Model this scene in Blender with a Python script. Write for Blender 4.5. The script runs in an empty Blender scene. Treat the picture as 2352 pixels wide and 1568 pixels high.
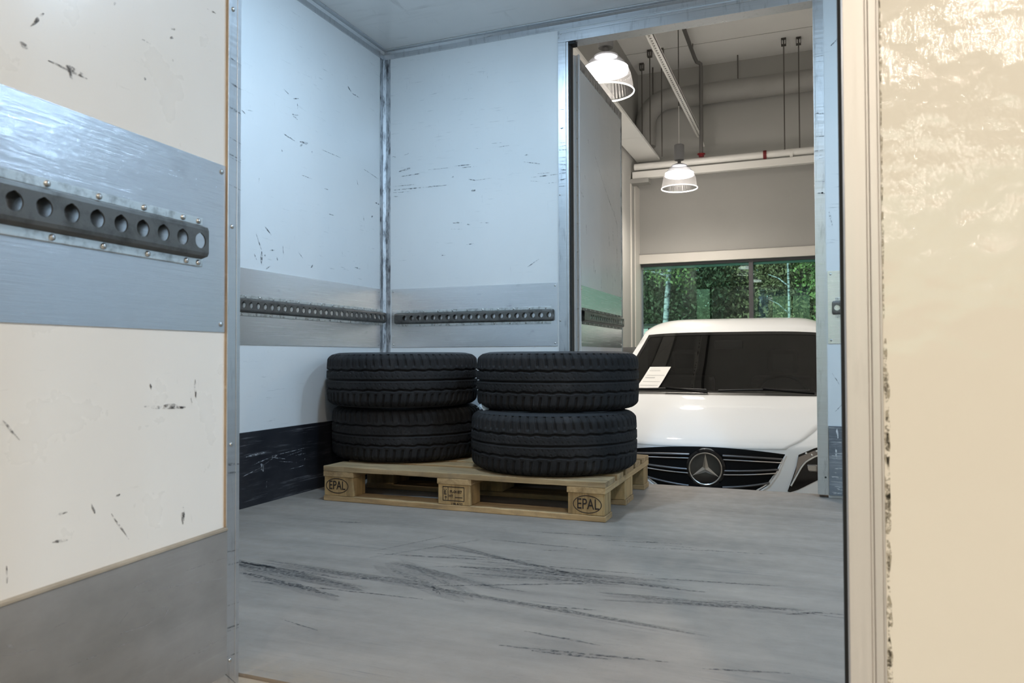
import bpy, bmesh, math, random
import numpy as np
from mathutils import Vector, Matrix
R = math.radians
rnd = random.Random(7)
SC = bpy.context.scene
COL = SC.collection
V3 = Vector

# ------------------------------------------------------------------ camera, world, exposure
# Units are metres.  z = 0 is the load floor of the truck body, the workshop floor lies at GZ.
GZ = -0.95
CAM_Z = 0.5928
cam_d = bpy.data.cameras.new('camera')
cam = bpy.data.objects.new('camera', cam_d); COL.objects.link(cam)
yaw, pitch, roll = 0.3793, 0.0207, -0.0032
F = V3((-math.sin(yaw)*math.cos(pitch), math.cos(yaw)*math.cos(pitch), math.sin(pitch)))
Rt = V3((math.cos(yaw), math.sin(yaw), 0)); Up = Rt.cross(F)
R2 = Rt*math.cos(roll)+Up*math.sin(roll); U2 = -Rt*math.sin(roll)+Up*math.cos(roll)
cam.matrix_world = Matrix(((R2.x, U2.x, -F.x, 0), (R2.y, U2.y, -F.y, 0), (R2.z, U2.z, -F.z, CAM_Z), (0, 0, 0, 1)))
cam_d.sensor_width = 36.0
cam_d.lens = 1709.6/2352*36
cam_d.clip_start = 0.02; cam_d.clip_end = 200
cam_d.dof.use_dof = True; cam_d.dof.focus_distance = 3.4; cam_d.dof.aperture_fstop = 9.0
SC.camera = cam

SC.view_settings.view_transform = 'Standard'
SC.view_settings.look = 'None'
SC.view_settings.gamma = 1.0
SC.view_settings.exposure = 0.0
SC.view_settings.use_curve_mapping = False

W = bpy.data.worlds.new('world'); SC.world = W; W.use_nodes = True
wn = W.node_tree.nodes; wl = W.node_tree.links
sky = wn.new('ShaderNodeTexSky'); sky.sky_type = 'NISHITA'; sky.sun_disc = False
sky.sun_elevation = R(38); sky.sun_rotation = R(200); sky.air_density = 1.2; sky.dust_density = 2.0
wl.new(sky.outputs[0], wn['Background'].inputs[0]); wn['Background'].inputs[1].default_value = 0.22

LED_W = 26.0            # strip lamps on the ceiling of the load space (cold white)
LED_COL = (0.50, 0.735, 1.0)
BELL_W = 150.0           # bell lamps of the workshop (warm white)
BELL_COL = (1.0, 0.90, 0.78)
SUN_W = 4.5
sd = bpy.data.lights.new('sun', 'SUN'); sd.energy = SUN_W; sd.angle = R(3); sd.color = (1, .95, .86)
so = bpy.data.objects.new('sun', sd); COL.objects.link(so); so.rotation_euler = (R(48), R(10), R(-25)); so.location = (0, 20, 12)

# ------------------------------------------------------------------ materials
def nt(name):
    m = bpy.data.materials.new(name); m.use_nodes = True
    return m, m.node_tree.nodes, m.node_tree.links, m.node_tree.nodes['Principled BSDF']
def setp(b, **k):
    names = dict(col='Base Color', rough='Roughness', metal='Metallic', spec='Specular IOR Level', trans='Transmission Weight',
                 coat='Coat Weight', coatr='Coat Roughness', ior='IOR', alpha='Alpha', emc='Emission Color', ems='Emission Strength',
                 aniso='Anisotropic', sub='Subsurface Weight')
    for a, v in k.items():
        if a in ('col', 'emc') and len(v) == 3: v = (*v, 1)
        b.inputs[names[a]].default_value = v
def coords(n, l, scale=(1, 1, 1), rot=(0, 0, 0), kind='Object'):
    t = n.new('ShaderNodeTexCoord'); mp = n.new('ShaderNodeMapping')
    mp.inputs['Scale'].default_value = scale; mp.inputs['Rotation'].default_value = rot
    l.new(t.outputs[kind], mp.inputs[0]); return mp.outputs[0]
def noise(n, l, vec, scale=5, det=4, rough=.55, dist=0):
    t = n.new('ShaderNodeTexNoise'); t.inputs['Scale'].default_value = scale; t.inputs['Detail'].default_value = det
    t.inputs['Roughness'].default_value = rough; t.inputs['Distortion'].default_value = dist
    l.new(vec, t.inputs['Vector']); return t.outputs['Fac']
def ramp(n, l, fac, stops):
    r = n.new('ShaderNodeValToRGB'); e = r.color_ramp.elements
    while len(e) < len(stops): e.new(.5)
    for i, (p, c) in enumerate(stops):
        e[i].position = p; e[i].color = (*c, 1) if not isinstance(c, (int, float)) else (c, c, c, 1)
    l.new(fac, r.inputs[0]); return r.outputs[0]
def mul(n, l, a, b, op='MULTIPLY'):
    t = n.new('ShaderNodeMath'); t.operation = op; t.use_clamp = True
    for i, x in enumerate((a, b)):
        if isinstance(x, (int, float)): t.inputs[i].default_value = x
        else: l.new(x, t.inputs[i])
    return t.outputs[0]
def mixc(n, l, fac, a, b):
    t = n.new('ShaderNodeMix'); t.data_type = 'RGBA'
    for s, x in ((0, fac), (6, a), (7, b)):
        if isinstance(x, (int, float)): t.inputs[s].default_value = x
        elif isinstance(x, tuple): t.inputs[s].default_value = (*x, 1)
        else: l.new(x, t.inputs[s])
    return t.outputs[2]
def bump(n, l, b, h, strength=.2, dist=.002):
    t = n.new('ShaderNodeBump'); t.inputs['Strength'].default_value = strength; t.inputs['Distance'].default_value = dist
    l.new(h, t.inputs['Height']); l.new(t.outputs[0], b.inputs['Normal'])
def plain(name, col, rough=.5, metal=0, **k):
    m, n, l, b = nt(name); setp(b, col=col, rough=rough, metal=metal, **k); return m

def scuffed_panel(name, base, dark, streaks, amount=.5, rough=.28, bumps=.12, orange=300):
    """smooth laminate panel with worn streaks; streaks = list of (scale xyz, lo, hi)"""
    m, n, l, b = nt(name)
    mask = None
    for sc, lo, hi in streaks:
        s = ramp(n, l, noise(n, l, coords(n, l, sc), 1, 5, .62), [(lo, 0), (hi, 1)])
        mask = s if mask is None else mul(n, l, mask, s, 'MAXIMUM')
    patch = ramp(n, l, noise(n, l, coords(n, l), 2.3, 3), [(.42, 0), (.66, 1)])
    mask = mul(n, l, mul(n, l, mask, patch), amount)
    soft = ramp(n, l, noise(n, l, coords(n, l, (1, 1, .6)), 1.7, 6, .6), [(.3, 0.0), (.7, .22)])
    c = mixc(n, l, soft, base, tuple(x*.72 for x in base))
    c = mixc(n, l, mask, c, dark)
    l.new(c, b.inputs['Base Color'])
    rr = ramp(n, l, noise(n, l, coords(n, l), 9, 5), [(.3, rough*.8), (.8, rough*1.35)])
    l.new(rr, b.inputs['Roughness'])
    if bumps: bump(n, l, b, noise(n, l, coords(n, l), orange, 2), bumps, .0006)
    return m

WHITE = (.69, .69, .675)
M = {}
M['panel'] = scuffed_panel('white_laminate', WHITE, (.10, .11, .13),
    [((9, 9, 110), .63, .74), ((130, 130, 18), .66, .78), ((28, 28, 28), .69, .80)], .5, .2)
M['panel_door'] = scuffed_panel('white_laminate_door', (.80, .77, .72), (.20, .18, .16),
    [((14, 14, 120), .66, .78), ((170, 170, 26), .68, .80)], .45, .3)
M['ceil'] = scuffed_panel('ceiling_laminate', (.76, .75, .73), (.34, .33, .32),
    [((3, 30, 30), .54, .74), ((30, 4, 30), .58, .76)], .6, .16)
M['gloss_beige'] = None

def alu(name, col=(.60, .61, .62), rough=.34, stretch=(4, 4, 160), dirt=.35, metal=.92, dirtcol=(.08, .08, .085), dstretch=(60, 60, 10), dlo=.55, bmp=.03):
    m, n, l, b = nt(name)
    g = noise(n, l, coords(n, l, stretch), 1, 4, .6)
    d = ramp(n, l, noise(n, l, coords(n, l, dstretch), 1, 6, .65), [(dlo, 0), (dlo+.2, 1)])
    c = mixc(n, l, ramp(n, l, g, [(.3, 0), (.7, 1)]), tuple(x*.96 for x in col), tuple(min(1, x*1.03) for x in col))
    c = mixc(n, l, mul(n, l, d, dirt), c, dirtcol)
    l.new(c, b.inputs['Base Color']); setp(b, metal=metal)
    l.new(ramp(n, l, g, [(.3, rough*.8), (.75, rough*1.25)]), b.inputs['Roughness'])
    bump(n, l, b, g, bmp, .0004)
    return m
M['alu'] = alu('aluminium_profile')
M['alu_dirty'] = alu('aluminium_profile_stained', (.50, .51, .52), .42, (4, 4, 160), .85, .85, (.03, .03, .035), (50, 50, 14), .46)
M['alu_post'] = alu('aluminium_edge_profile', (.56, .515, .47), .5, (120, 120, 2), .1, .55)
M['alu_light'] = alu('mill_finish_profile', (.66, .67, .68), .5, (4, 4, 160), .2, .35)
M['plate'] = alu('brushed_plate', (.78, .78, .785), .24, (3, 3, 1300), .4, .95, (.12, .12, .13), (18, 18, 30), .60, bmp=.4)
M['plate_door'] = alu('brushed_plate_door', (.66, .66, .67), .22, (3, 3, 1300), .30, .95, (.18, .17, .17), (10, 10, 14), .62, bmp=.6)
M['zinc'] = alu('galvanised_steel', (.66, .68, .67), .38, (60, 60, 60), .6, .9, (.12, .11, .10), (45, 45, 45), .48)
M['hat'] = alu('worn_steel', (.155, .15, .14), .42, (12, 12, 80), .6, .85, (.05, .047, .043), (30, 30, 30), .48)
M['screw'] = plain('screw_steel', (.55, .54, .52), .28, 1)
M['dark_slot'] = plain('black_rubber_seal', (.012, .012, .012), .7)
M['mark'] = None
def mark_mat(name, col, lo=.42, hi=.62, a=.8):
    m, n, l, b = nt(name); setp(b, col=col, rough=.6)
    f = ramp(n, l, noise(n, l, coords(n, l, (90, 90, 90)), 1, 5, .7), [(lo, 0), (hi, a)])
    l.new(f, b.inputs['Alpha']); return m
M['mark'] = mark_mat('rubber_scuff', (.045, .05, .06))
M['mark_warm'] = mark_mat('rubber_scuff_warm', (.06, .05, .045))
M['mark_kick'] = mark_mat('grey_scratch', (.38, .38, .39), .42, .62, .8)
M['mark_light'] = mark_mat('bare_scratch', (.8, .8, .78), .36, .5, .75)
M['mark_dust'] = mark_mat('dark_floor_dust', (.06, .06, .062), .34, .80, .30)
M['mark_floor'] = mark_mat('floor_skid', (.035, .036, .04), .42, .66, .8)

def kick(name, a, b2, light=.4, rough=.4, lc=(.3, .3, .31), metal=.0):
    m, n, l, b = nt(name)
    base = mixc(n, l, ramp(n, l, noise(n, l, coords(n, l, (5, 5, 9)), 1, 6, .6), [(.35, 0), (.68, 1)]), a, b2)
    s = ramp(n, l, noise(n, l, coords(n, l, (5, 5, 110)), 1, 6, .7), [(.54, 0), (.68, 1)])
    p = ramp(n, l, noise(n, l, coords(n, l, (1, 1, 2)), 4, 3), [(.38, 0), (.58, 1)])
    c = mixc(n, l, mul(n, l, mul(n, l, s, p), light), base, lc)
    l.new(c, b.inputs['Base Color']); setp(b, rough=rough, metal=metal)
    bump(n, l, b, noise(n, l, coords(n, l, (40, 40, 90)), 1, 4), .15, .001)
    return m
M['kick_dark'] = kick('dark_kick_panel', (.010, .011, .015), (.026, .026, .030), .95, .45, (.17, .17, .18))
M['kick_door'] = kick('grey_kick_panel', (.27, .262, .25), (.37, .36, .345), .3, .36, (.42, .42, .42), .45)
M['kick_right'] = kick('scratched_kick_sheet', (.16, .18, .21), (.26, .28, .31), .9, .34, (.7, .72, .75), .6)

# load floor: grey phenolic board with dusty streaks
m, n, l, b = nt('load_floor_board')
c1 = ramp(n, l, noise(n, l, coords(n, l, (1.2, 5, 1)), 1.6, 8, .66), [(.32, (.180, .152, .127)), (.55, (.240, .202, .168)), (.75, (.295, .245, .20))])
st = ramp(n, l, noise(n, l, coords(n, l, (2.2, 55, 1), (0, 0, R(3))), 1, 6, .7), [(.55, 0), (.76, 1)])
pt = ramp(n, l, noise(n, l, coords(n, l, (1, 1.6, 1)), 2.0, 3), [(.44, 0), (.64, 1)])
c2 = mixc(n, l, mul(n, l, mul(n, l, st, pt), .75), c1, (.055, .055, .06))
lt = ramp(n, l, noise(n, l, coords(n, l, (3, 90, 1), (0, 0, R(-6))), 1, 6, .7), [(.68, 0), (.8, 1)])
c3 = mixc(n, l, mul(n, l, lt, .35), c2, (.33, .34, .35))
sp = ramp(n, l, noise(n, l, coords(n, l, (1, 1.8, 1)), 110, 5, .75), [(.60, 0), (.72, 1)])
c4 = mixc(n, l, mul(n, l, sp, .5), c3, (.05, .05, .05))
# tan worn board edge near the sill
tc = n.new('ShaderNodeTexCoord'); sx = n.new('ShaderNodeSeparateXYZ'); l.new(tc.outputs['Object'], sx.inputs[0])
yy = mul(n, l, sx.outputs[1], .5, 'MULTIPLY')
edge = ramp(n, l, yy, [(.558, 1), (.62, 0)])
wear = mul(n, l, edge, ramp(n, l, noise(n, l, coords(n, l), 9, 6, .7), [(.4, 0), (.62, 1)]))
c5 = mixc(n, l, mul(n, l, wear, .75), c4, (.29, .22, .15))
l.new(c5, b.inputs['Base Color'])
l.new(ramp(n, l, noise(n, l, coords(n, l), 20, 5), [(.3, .55), (.8, .8)]), b.inputs['Roughness'])
bump(n, l, b, noise(n, l, coords(n, l, (60, 60, 60)), 8, 4), .25, .0008)
M['floor'] = m
M['board_edge'] = kick('plywood_edge', (.24, .17, .11), (.40, .30, .20), .5, .6, (.5, .42, .33))
M['board_dirty'] = kick('dirty_wood_bead', (.20, .17, .13), (.38, .33, .26), .5, .7, (.5, .46, .38))

# glossy painted outside skin of the closed leaf
m, n, l, b = nt('gloss_cream_paint'); setp(b, col=(.60, .545, .46), rough=.45, coat=1.0, coatr=.07)
b.inputs['Specular IOR Level'].default_value = .15
h = noise(n, l, coords(n, l, (230, 1, 70)), 1, 3, .6); h2 = noise(n, l, coords(n, l, (5, 1, 6)), 1, 3)
b1 = n.new('ShaderNodeBump'); b1.inputs['Strength'].default_value = .55; b1.inputs['Distance'].default_value = .0009; l.new(h, b1.inputs['Height'])
b2 = n.new('ShaderNodeBump'); b2.inputs['Strength'].default_value = 1; b2.inputs['Distance'].default_value = .009; l.new(h2, b2.inputs['Height'])
l.new(b2.outputs[0], b1.inputs['Normal']); l.new(b1.outputs[0], b.inputs['Coat Normal'])
M['gloss_beige'] = m
M['sealant'] = mark_mat('grey_sealant', (.30, .26, .19), .44, .6, .95)

def rubber(name, side=False):
    m, n, l, b = nt(name)
    c = ramp(n, l, noise(n, l, coords(n, l), 7, 7, .65), [(.35, (.0095, .0088, .0088)), (.6, (.0165, .0150, .0148)), (.8, (.042, .039, .038))])
    ri = n.new('ShaderNodeObjectInfo')
    l.new(c, b.inputs['Base Color']); setp(b, rough=.78, spec=.25)
    bump(n, l, b, noise(n, l, coords(n, l), 180, 3), .3, .0008)
    return m
M['rubber'] = rubber('tyre_tread_rubber')
M['rubber_side'] = plain('tyre_sidewall_rubber', (.017, .017, .018), .6)

def wood(name, axis, tint=(1, 1, 1)):
    m, n, l, b = nt(name)
    sc = (2.2, 26, 34) if axis == 'x' else (26, 2.2, 34) if axis == 'y' else (30, 30, 3)
    ri = n.new('ShaderNodeObjectInfo')
    vec = coords(n, l, sc)
    ad = n.new('ShaderNodeVectorMath'); ad.operation = 'ADD'; cb = n.new('ShaderNodeCombineXYZ')
    mm = n.new('ShaderNodeMath'); mm.operation = 'MULTIPLY'; mm.inputs[1].default_value = 37; l.new(ri.outputs['Random'], mm.inputs[0])
    l.new(mm.outputs[0], cb.inputs[0]); l.new(mm.outputs[0], cb.inputs[1]); l.new(vec, ad.inputs[0]); l.new(cb.outputs[0], ad.inputs[1])
    g = noise(n, l, ad.outputs[0], 1, 6, .65, .6)
    T = lambda c: tuple(c[i]*tint[i] for i in range(3))
    c = ramp(n, l, g, [(.28, T((.15, .090, .038))), (.48, T((.35, .225, .102))), (.7, T((.48, .325, .160)))])
    d = ramp(n, l, noise(n, l, coords(n, l), 14, 6, .7), [(.50, 0), (.72, 1)])
    c = mixc(n, l, mul(n, l, d, .6), c, T((.20, .14, .08)))
    k = n.new('ShaderNodeHueSaturation'); l.new(c, k.inputs['Color'])
    vv = n.new('ShaderNodeMapRange'); vv.inputs[3].default_value = .8; vv.inputs[4].default_value = 1.12
    l.new(ri.outputs['Random'], vv.inputs[0]); l.new(vv.outputs[0], k.inputs['Value'])
    l.new(k.outputs[0], b.inputs['Base Color']); setp(b, rough=.8)
    bump(n, l, b, g, .5, .0015)
    return m
M['wood_x'] = wood('pine_board', 'x', (1, 1.0, 1.02)); M['wood_y'] = wood('pine_cross_board', 'y'); M['wood_block'] = wood('pressed_wood_block', 'z', (.98, .97, .88))
M['wood_grey'] = wood('weathered_pine_board', 'x', (.92, .97, 1.06))
M['burn'] = mark_mat('burnt_stamp', (.012, .006, .003), .30, .42, .97)
M['burn_solid'] = plain('burnt_stamp_line', (.014, .007, .004), .8)
M['paper'] = plain('white_paper', (.85, .85, .83), .6)
M['tag'] = plain('grey_paper_tag', (.32, .36, .38), .5)

# workshop
def soft(name, a, b2, sc=1.5, rough=.7, **k):
    m, n, l, b = nt(name)
    l.new(mixc(n, l, ramp(n, l, noise(n, l, coords(n, l), sc, 5), [(.3, 0), (.7, 1)]), a, b2), b.inputs['Base Color']); setp(b, rough=rough, **k)
    return m
M['g_wall'] = soft('workshop_wall_paint', (.385, .382, .365), (.41, .407, .39))
M['g_ceil'] = soft('workshop_ceiling_board', (.86, .85, .83), (.90, .89, .87))
M['g_floor'] = soft('workshop_floor_concrete', (.25, .25, .245), (.32, .32, .31), 2, .35)
M['g_white'] = plain('white_enamel', (.78, .77, .74), .4)
M['g_trim'] = plain('cream_trim', (.66, .64, .60), .5)
M['g_duct'] = soft('painted_duct', (.29, .285, .27), (.33, .325, .31), 3, .5)
M['g_pipe'] = plain('grey_pipe', (.16, .155, .15), .5, .3)
M['g_rod'] = plain('threaded_rod_steel', (.13, .12, .11), .5, .5)
M['red'] = plain('red_fitting', (.16, .008, .012), .35)
M['lamp_grey'] = plain('lamp_housing_grey', (.17, .17, .175), .5)
M['frame_dark'] = plain('window_frame_dark', (.07, .072, .08), .45)
m, n, l, b = nt('tinted_window_glass')
for x in list(n):
    if x.type == 'BSDF_PRINCIPLED': n.remove(x)
tr = n.new('ShaderNodeBsdfTransparent'); tr.inputs[0].default_value = (.62, .84, .80, 1)
gl = n.new('ShaderNodeBsdfGlossy'); gl.inputs['Roughness'].default_value = .0; gl.inputs[0].default_value = (.9, .95, .95, 1)
fr = n.new('ShaderNodeFresnel'); fr.inputs[0].default_value = 1.5
mx = n.new('ShaderNodeMixShader'); l.new(fr.outputs[0], mx.inputs[0]); l.new(tr.outputs[0], mx.inputs[1]); l.new(gl.outputs[0], mx.inputs[2])
l.new(mx.outputs[0], n['Material Output'].inputs[0]); M['glass'] = m
def glassy(name, tcol, mixf, rough=.05, gcol=(.9, .9, .9), ior=1.5, ribs=False):
    m, n, l, b = nt(name); n.remove(b)
    tr = n.new('ShaderNodeBsdfTransparent'); tr.inputs[0].default_value = (*tcol, 1)
    gl = n.new('ShaderNodeBsdfGlossy'); gl.inputs['Roughness'].default_value = rough; gl.inputs[0].default_value = (*gcol, 1)
    mx = n.new('ShaderNodeMixShader')
    if mixf is None:
        fr = n.new('ShaderNodeFresnel'); fr.inputs[0].default_value = ior; l.new(fr.outputs[0], mx.inputs[0])
    else: mx.inputs[0].default_value = mixf
    l.new(tr.outputs[0], mx.inputs[1]); l.new(gl.outputs[0], mx.inputs[2]); l.new(mx.outputs[0], n['Material Output'].inputs[0])
    if ribs:
        t = n.new('ShaderNodeBsdfTranslucent'); t.inputs[0].default_value = (.9, .9, .92, 1)
        m2 = n.new('ShaderNodeMixShader'); m2.inputs[0].default_value = .02
        l.new(mx.outputs[0], m2.inputs[1]); l.new(t.outputs[0], m2.inputs[2]); l.new(m2.outputs[0], n['Material Output'].inputs[0])
    return m
M['windscreen'] = glassy('windscreen_glass', (.42, .45, .44), None, .0, ior=1.45)
M['bell'] = glassy('prismatic_acrylic', (.78, .78, .80), .12, .12, gcol=(.6, .6, .62), ribs=True)
def emis(name, col, s):
    m, n, l, b = nt(name); setp(b, col=(.8, .8, .8), emc=col, ems=s); return m
M['led'] = emis('led_diffuser', (.75, .88, 1.0), 9.0)
M['lamp_core'] = emis('lamp_diffuser', (1.0, .97, .93), 6.0)
M['lamp_rim'] = emis('lit_acrylic_rim', (1.0, .98, .95), 1.1)
# van
M['paint'] = plain('white_car_paint', (.875, .905, .93), .5, 0, spec=.15, coat=.7, coatr=.02)
M['black_gloss'] = plain('gloss_black_trim', (.006, .006, .007), .12)
M['black_mat'] = plain('matt_black_plastic', (.014, .014, .015), .5)
M['grille_black'] = plain('grille_black', (.003, .003, .0035), .6, spec=.12)
M['satin'] = plain('satin_grey_slat', (.17, .17, .18), .32, .8)
M['chrome'] = plain('chrome', (.80, .80, .80), .10, 1)
M['star_chrome'] = plain('star_chrome', (.62, .61, .58), .22, 1)
M['lens'] = glassy('headlight_lens', (.80, .80, .80), None, .02)
M['reflector'] = plain('headlight_reflector', (.33, .31, .30), .22, .9)
M['drl'] = plain('headlight_light_guide', (.75, .74, .70), .25, .2)
M['seat'] = plain('dark_fabric', (.03, .03, .032), .9)
# outside
M['bark'] = None
m, n, l, b = nt('birch_bark')
c = ramp(n, l, noise(n, l, coords(n, l, (7, 7, 22)), 1, 5, .7), [(.40, (.04, .04, .04)), (.50, (.42, .44, .47)), (.7, (.70, .73, .77))])
l.new(c, b.inputs['Base Color']); setp(b, rough=.8); M['bark'] = m
def leafmat(name, a, b2):
    m, n, l, b = nt(name)
    c = mixc(n, l, ramp(n, l, noise(n, l, coords(n, l), 2.5, 4), [(.35, 0), (.65, 1)]), a, b2)
    l.new(c, b.inputs['Base Color']); setp(b, rough=.6, spec=.3, sub=0); return m
M['leaf'] = leafmat('birch_leaf', (.12, .19, .06), (.28, .36, .13))
M['leaf_dark'] = leafmat('spruce_green', (.045, .065, .036), (.10, .125, .065))
M['leaf_olive'] = leafmat('olive_leaf', (.11, .115, .055), (.25, .225, .12))
M['twig'] = plain('dark_branch', (.06, .05, .04), .9)
M['grass'] = soft('grass_ground', (.06, .09, .03), (.12, .13, .05), 3, .9)
M['siding'] = soft('white_siding', (.70, .74, .75), (.76, .79, .80), 3, .6)

# ------------------------------------------------------------------ mesh helpers
class MB:
    def __init__(s): s.v = []; s.f = []; s.mi = []; s.cur = 0
    def add(s, vs, fs):
        o = len(s.v); s.v += [tuple(x) for x in vs]; s.f += [tuple(i+o for i in f) for f in fs]; s.mi += [s.cur]*len(fs); return s
    def box(s, x0, y0, z0, x1, y1, z1):
        if x0 > x1: x0, x1 = x1, x0
        if y0 > y1: y0, y1 = y1, y0
        if z0 > z1: z0, z1 = z1, z0
        return s.add([(x0, y0, z0), (x1, y0, z0), (x1, y1, z0), (x0, y1, z0), (x0, y0, z1), (x1, y0, z1), (x1, y1, z1), (x0, y1, z1)],
                     [(0, 3, 2, 1), (4, 5, 6, 7), (0, 1, 5, 4), (1, 2, 6, 5), (2, 3, 7, 6), (3, 0, 4, 7)])
    def prism(s, poly, ax, a, b):
        """poly: 2-D points in the other two axes (in order), extruded along axis ax from a to b"""
        def P(p, t):
            return {'x': (t, p[0], p[1]), 'y': (p[0], t, p[1]), 'z': (p[0], p[1], t)}[ax]
        k = len(poly)
        return s.add([P(p, a) for p in poly]+[P(p, b) for p in poly],
                     [tuple(range(k))[::-1], tuple(range(k, 2*k))]+[(i, (i+1) % k, k+(i+1) % k, k+i) for i in range(k)])
    def tube(s, pts, r, k=10, caps=True):
        pts = [V3(p) for p in pts]; rr = r if isinstance(r, (list, tuple)) else [r]*len(pts)
        vs = []; prev = None
        for i, p in enumerate(pts):
            d = (pts[min(i+1, len(pts)-1)]-pts[max(i-1, 0)]).normalized()
            if prev is None:
                a = d.orthogonal().normalized()
            else:
                a = (prev-d*prev.dot(d)).normalized()
            prev = a; b = d.cross(a)
            for j in range(k):
                t = 2*math.pi*j/k; vs.append(p+(a*math.cos(t)+b*math.sin(t))*rr[i])
        fs = [(i*k+j, i*k+(j+1) % k, (i+1)*k+(j+1) % k, (i+1)*k+j) for i in range(len(pts)-1) for j in range(k)]
        if caps: fs += [tuple(range(k))[::-1], tuple(range((len(pts)-1)*k, len(pts)*k))]
        return s.add(vs, fs)
    def lathe(s, prof, k=32, c=(0, 0, 0), closed=False):
        vs = [(c[0]+r*math.cos(2*math.pi*j/k), c[1]+r*math.sin(2*math.pi*j/k), c[2]+z) for r, z in prof for j in range(k)]
        N = len(prof); fs = []
        for i in range(N if closed else N-1):
            i2 = (i+1) % N
            fs += [(i*k+j, i*k+(j+1) % k, i2*k+(j+1) % k, i2*k+j) for j in range(k)]
        return s.add(vs, fs)
    def grid(s, G):
        a = len(G); b = len(G[0])
        return s.add([p for row in G for p in row], [(i*b+j, i*b+j+1, (i+1)*b+j+1, (i+1)*b+j) for i in range(a-1) for j in range(b-1)])
    def build(s, name, mats, parent=None, smooth=False, bevel=0, solid=0, rot=None):
        me = bpy.data.meshes.new(name); me.from_pydata(s.v, [], s.f)
        if not isinstance(mats, (list, tuple)): mats = [mats]
        for m in mats: me.materials.append(m)
        if len(mats) > 1: me.polygons.foreach_set('material_index', s.mi)
        bm = bmesh.new(); bm.from_mesh(me)
        if smooth == 'weld': bmesh.ops.remove_doubles(bm, verts=bm.verts, dist=1e-5)
        if not getattr(s, 'keep', False): bmesh.ops.recalc_face_normals(bm, faces=bm.faces)
        bm.to_mesh(me); bm.free()
        if smooth:
            me.polygons.foreach_set('use_smooth', [True]*len(me.polygons))
            me.set_sharp_from_angle(angle=R(38))
        o = bpy.data.objects.new(name, me); COL.objects.link(o)
        if parent: o.parent = parent
        if bevel:
            md = o.modifiers.new('Bevel', 'BEVEL'); md.width = bevel; md.segments = 2; md.limit_method = 'ANGLE'; md.angle_limit = R(40)
        if solid:
            md = o.modifiers.new('Solidify', 'SOLIDIFY'); md.thickness = solid; md.offset = 1
        return o
def tag(o, label=None, cat=None, group=None, kind=None):
    if label: o['label'] = label
    if cat: o['category'] = cat
    if group: o['group'] = group
    if kind: o['kind'] = kind
    return o
def empty(name, loc=(0, 0, 0), rz=0, **k):
    o = bpy.data.objects.new(name, None); COL.objects.link(o); o.location = loc; o.rotation_euler = (0, 0, rz); o.empty_display_size = .1
    return tag(o, **k)
def copy_tree(o, parent=None):
    c = o.copy(); COL.objects.link(c); c.parent = parent
    for ch in list(o.children): copy_tree(ch, c)
    return c
def text_mesh(name, body, size, mat, parent, M4, depth=.0003, sx=1.0, off=0.0):
    cu = bpy.data.curves.new(name, 'FONT'); cu.body = body; cu.size = size; cu.extrude = depth; cu.align_x = 'CENTER'; cu.align_y = 'CENTER'
    cu.offset = off
    t = bpy.data.objects.new(name, cu); COL.objects.link(t)
    dg = bpy.context.evaluated_depsgraph_get(); me = bpy.data.meshes.new_from_object(t.evaluated_get(dg))
    bpy.data.objects.remove(t)
    me.transform(Matrix.Diagonal((sx, 1, 1, 1))); me.transform(M4); me.materials.clear(); me.materials.append(mat)
    o = bpy.data.objects.new(name, me); COL.objects.link(o); o.parent = parent; return o

def strokes(mb, L, P, nrm, k=.0011, seed=1):
    """worn strokes on a surface. L: (u1,v1,u2,v2,w); P(u,v)->point; nrm: outward normal; lie .4 mm proud"""
    rr = random.Random(seed); mb.cur = 1
    for u1, v1, u2, v2, w in L:
        du, dv = u2-u1, v2-v1; ln = math.hypot(du, dv) or 1e-3; nu, nv = -dv/ln, du/ln; hw = w*k*.5
        N = max(4, int(ln/.012)); N = min(N, 26); up = []; dn = []
        for i in range(N+1):
            t = i/N; e = math.sin(math.pi*min(1, max(0, t*.92+.04)))**.5*hw*rr.uniform(.55, 1.25); j = rr.uniform(-.3, .3)*hw
            u, v = u1+du*t+nu*j, v1+dv*t+nv*j
            up.append(P(u+nu*e, v+nv*e)+nrm*.0006); dn.append(P(u-nu*e, v-nv*e)+nrm*.0006)
        mb.grid([up, dn])
    mb.cur = 0

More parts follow.
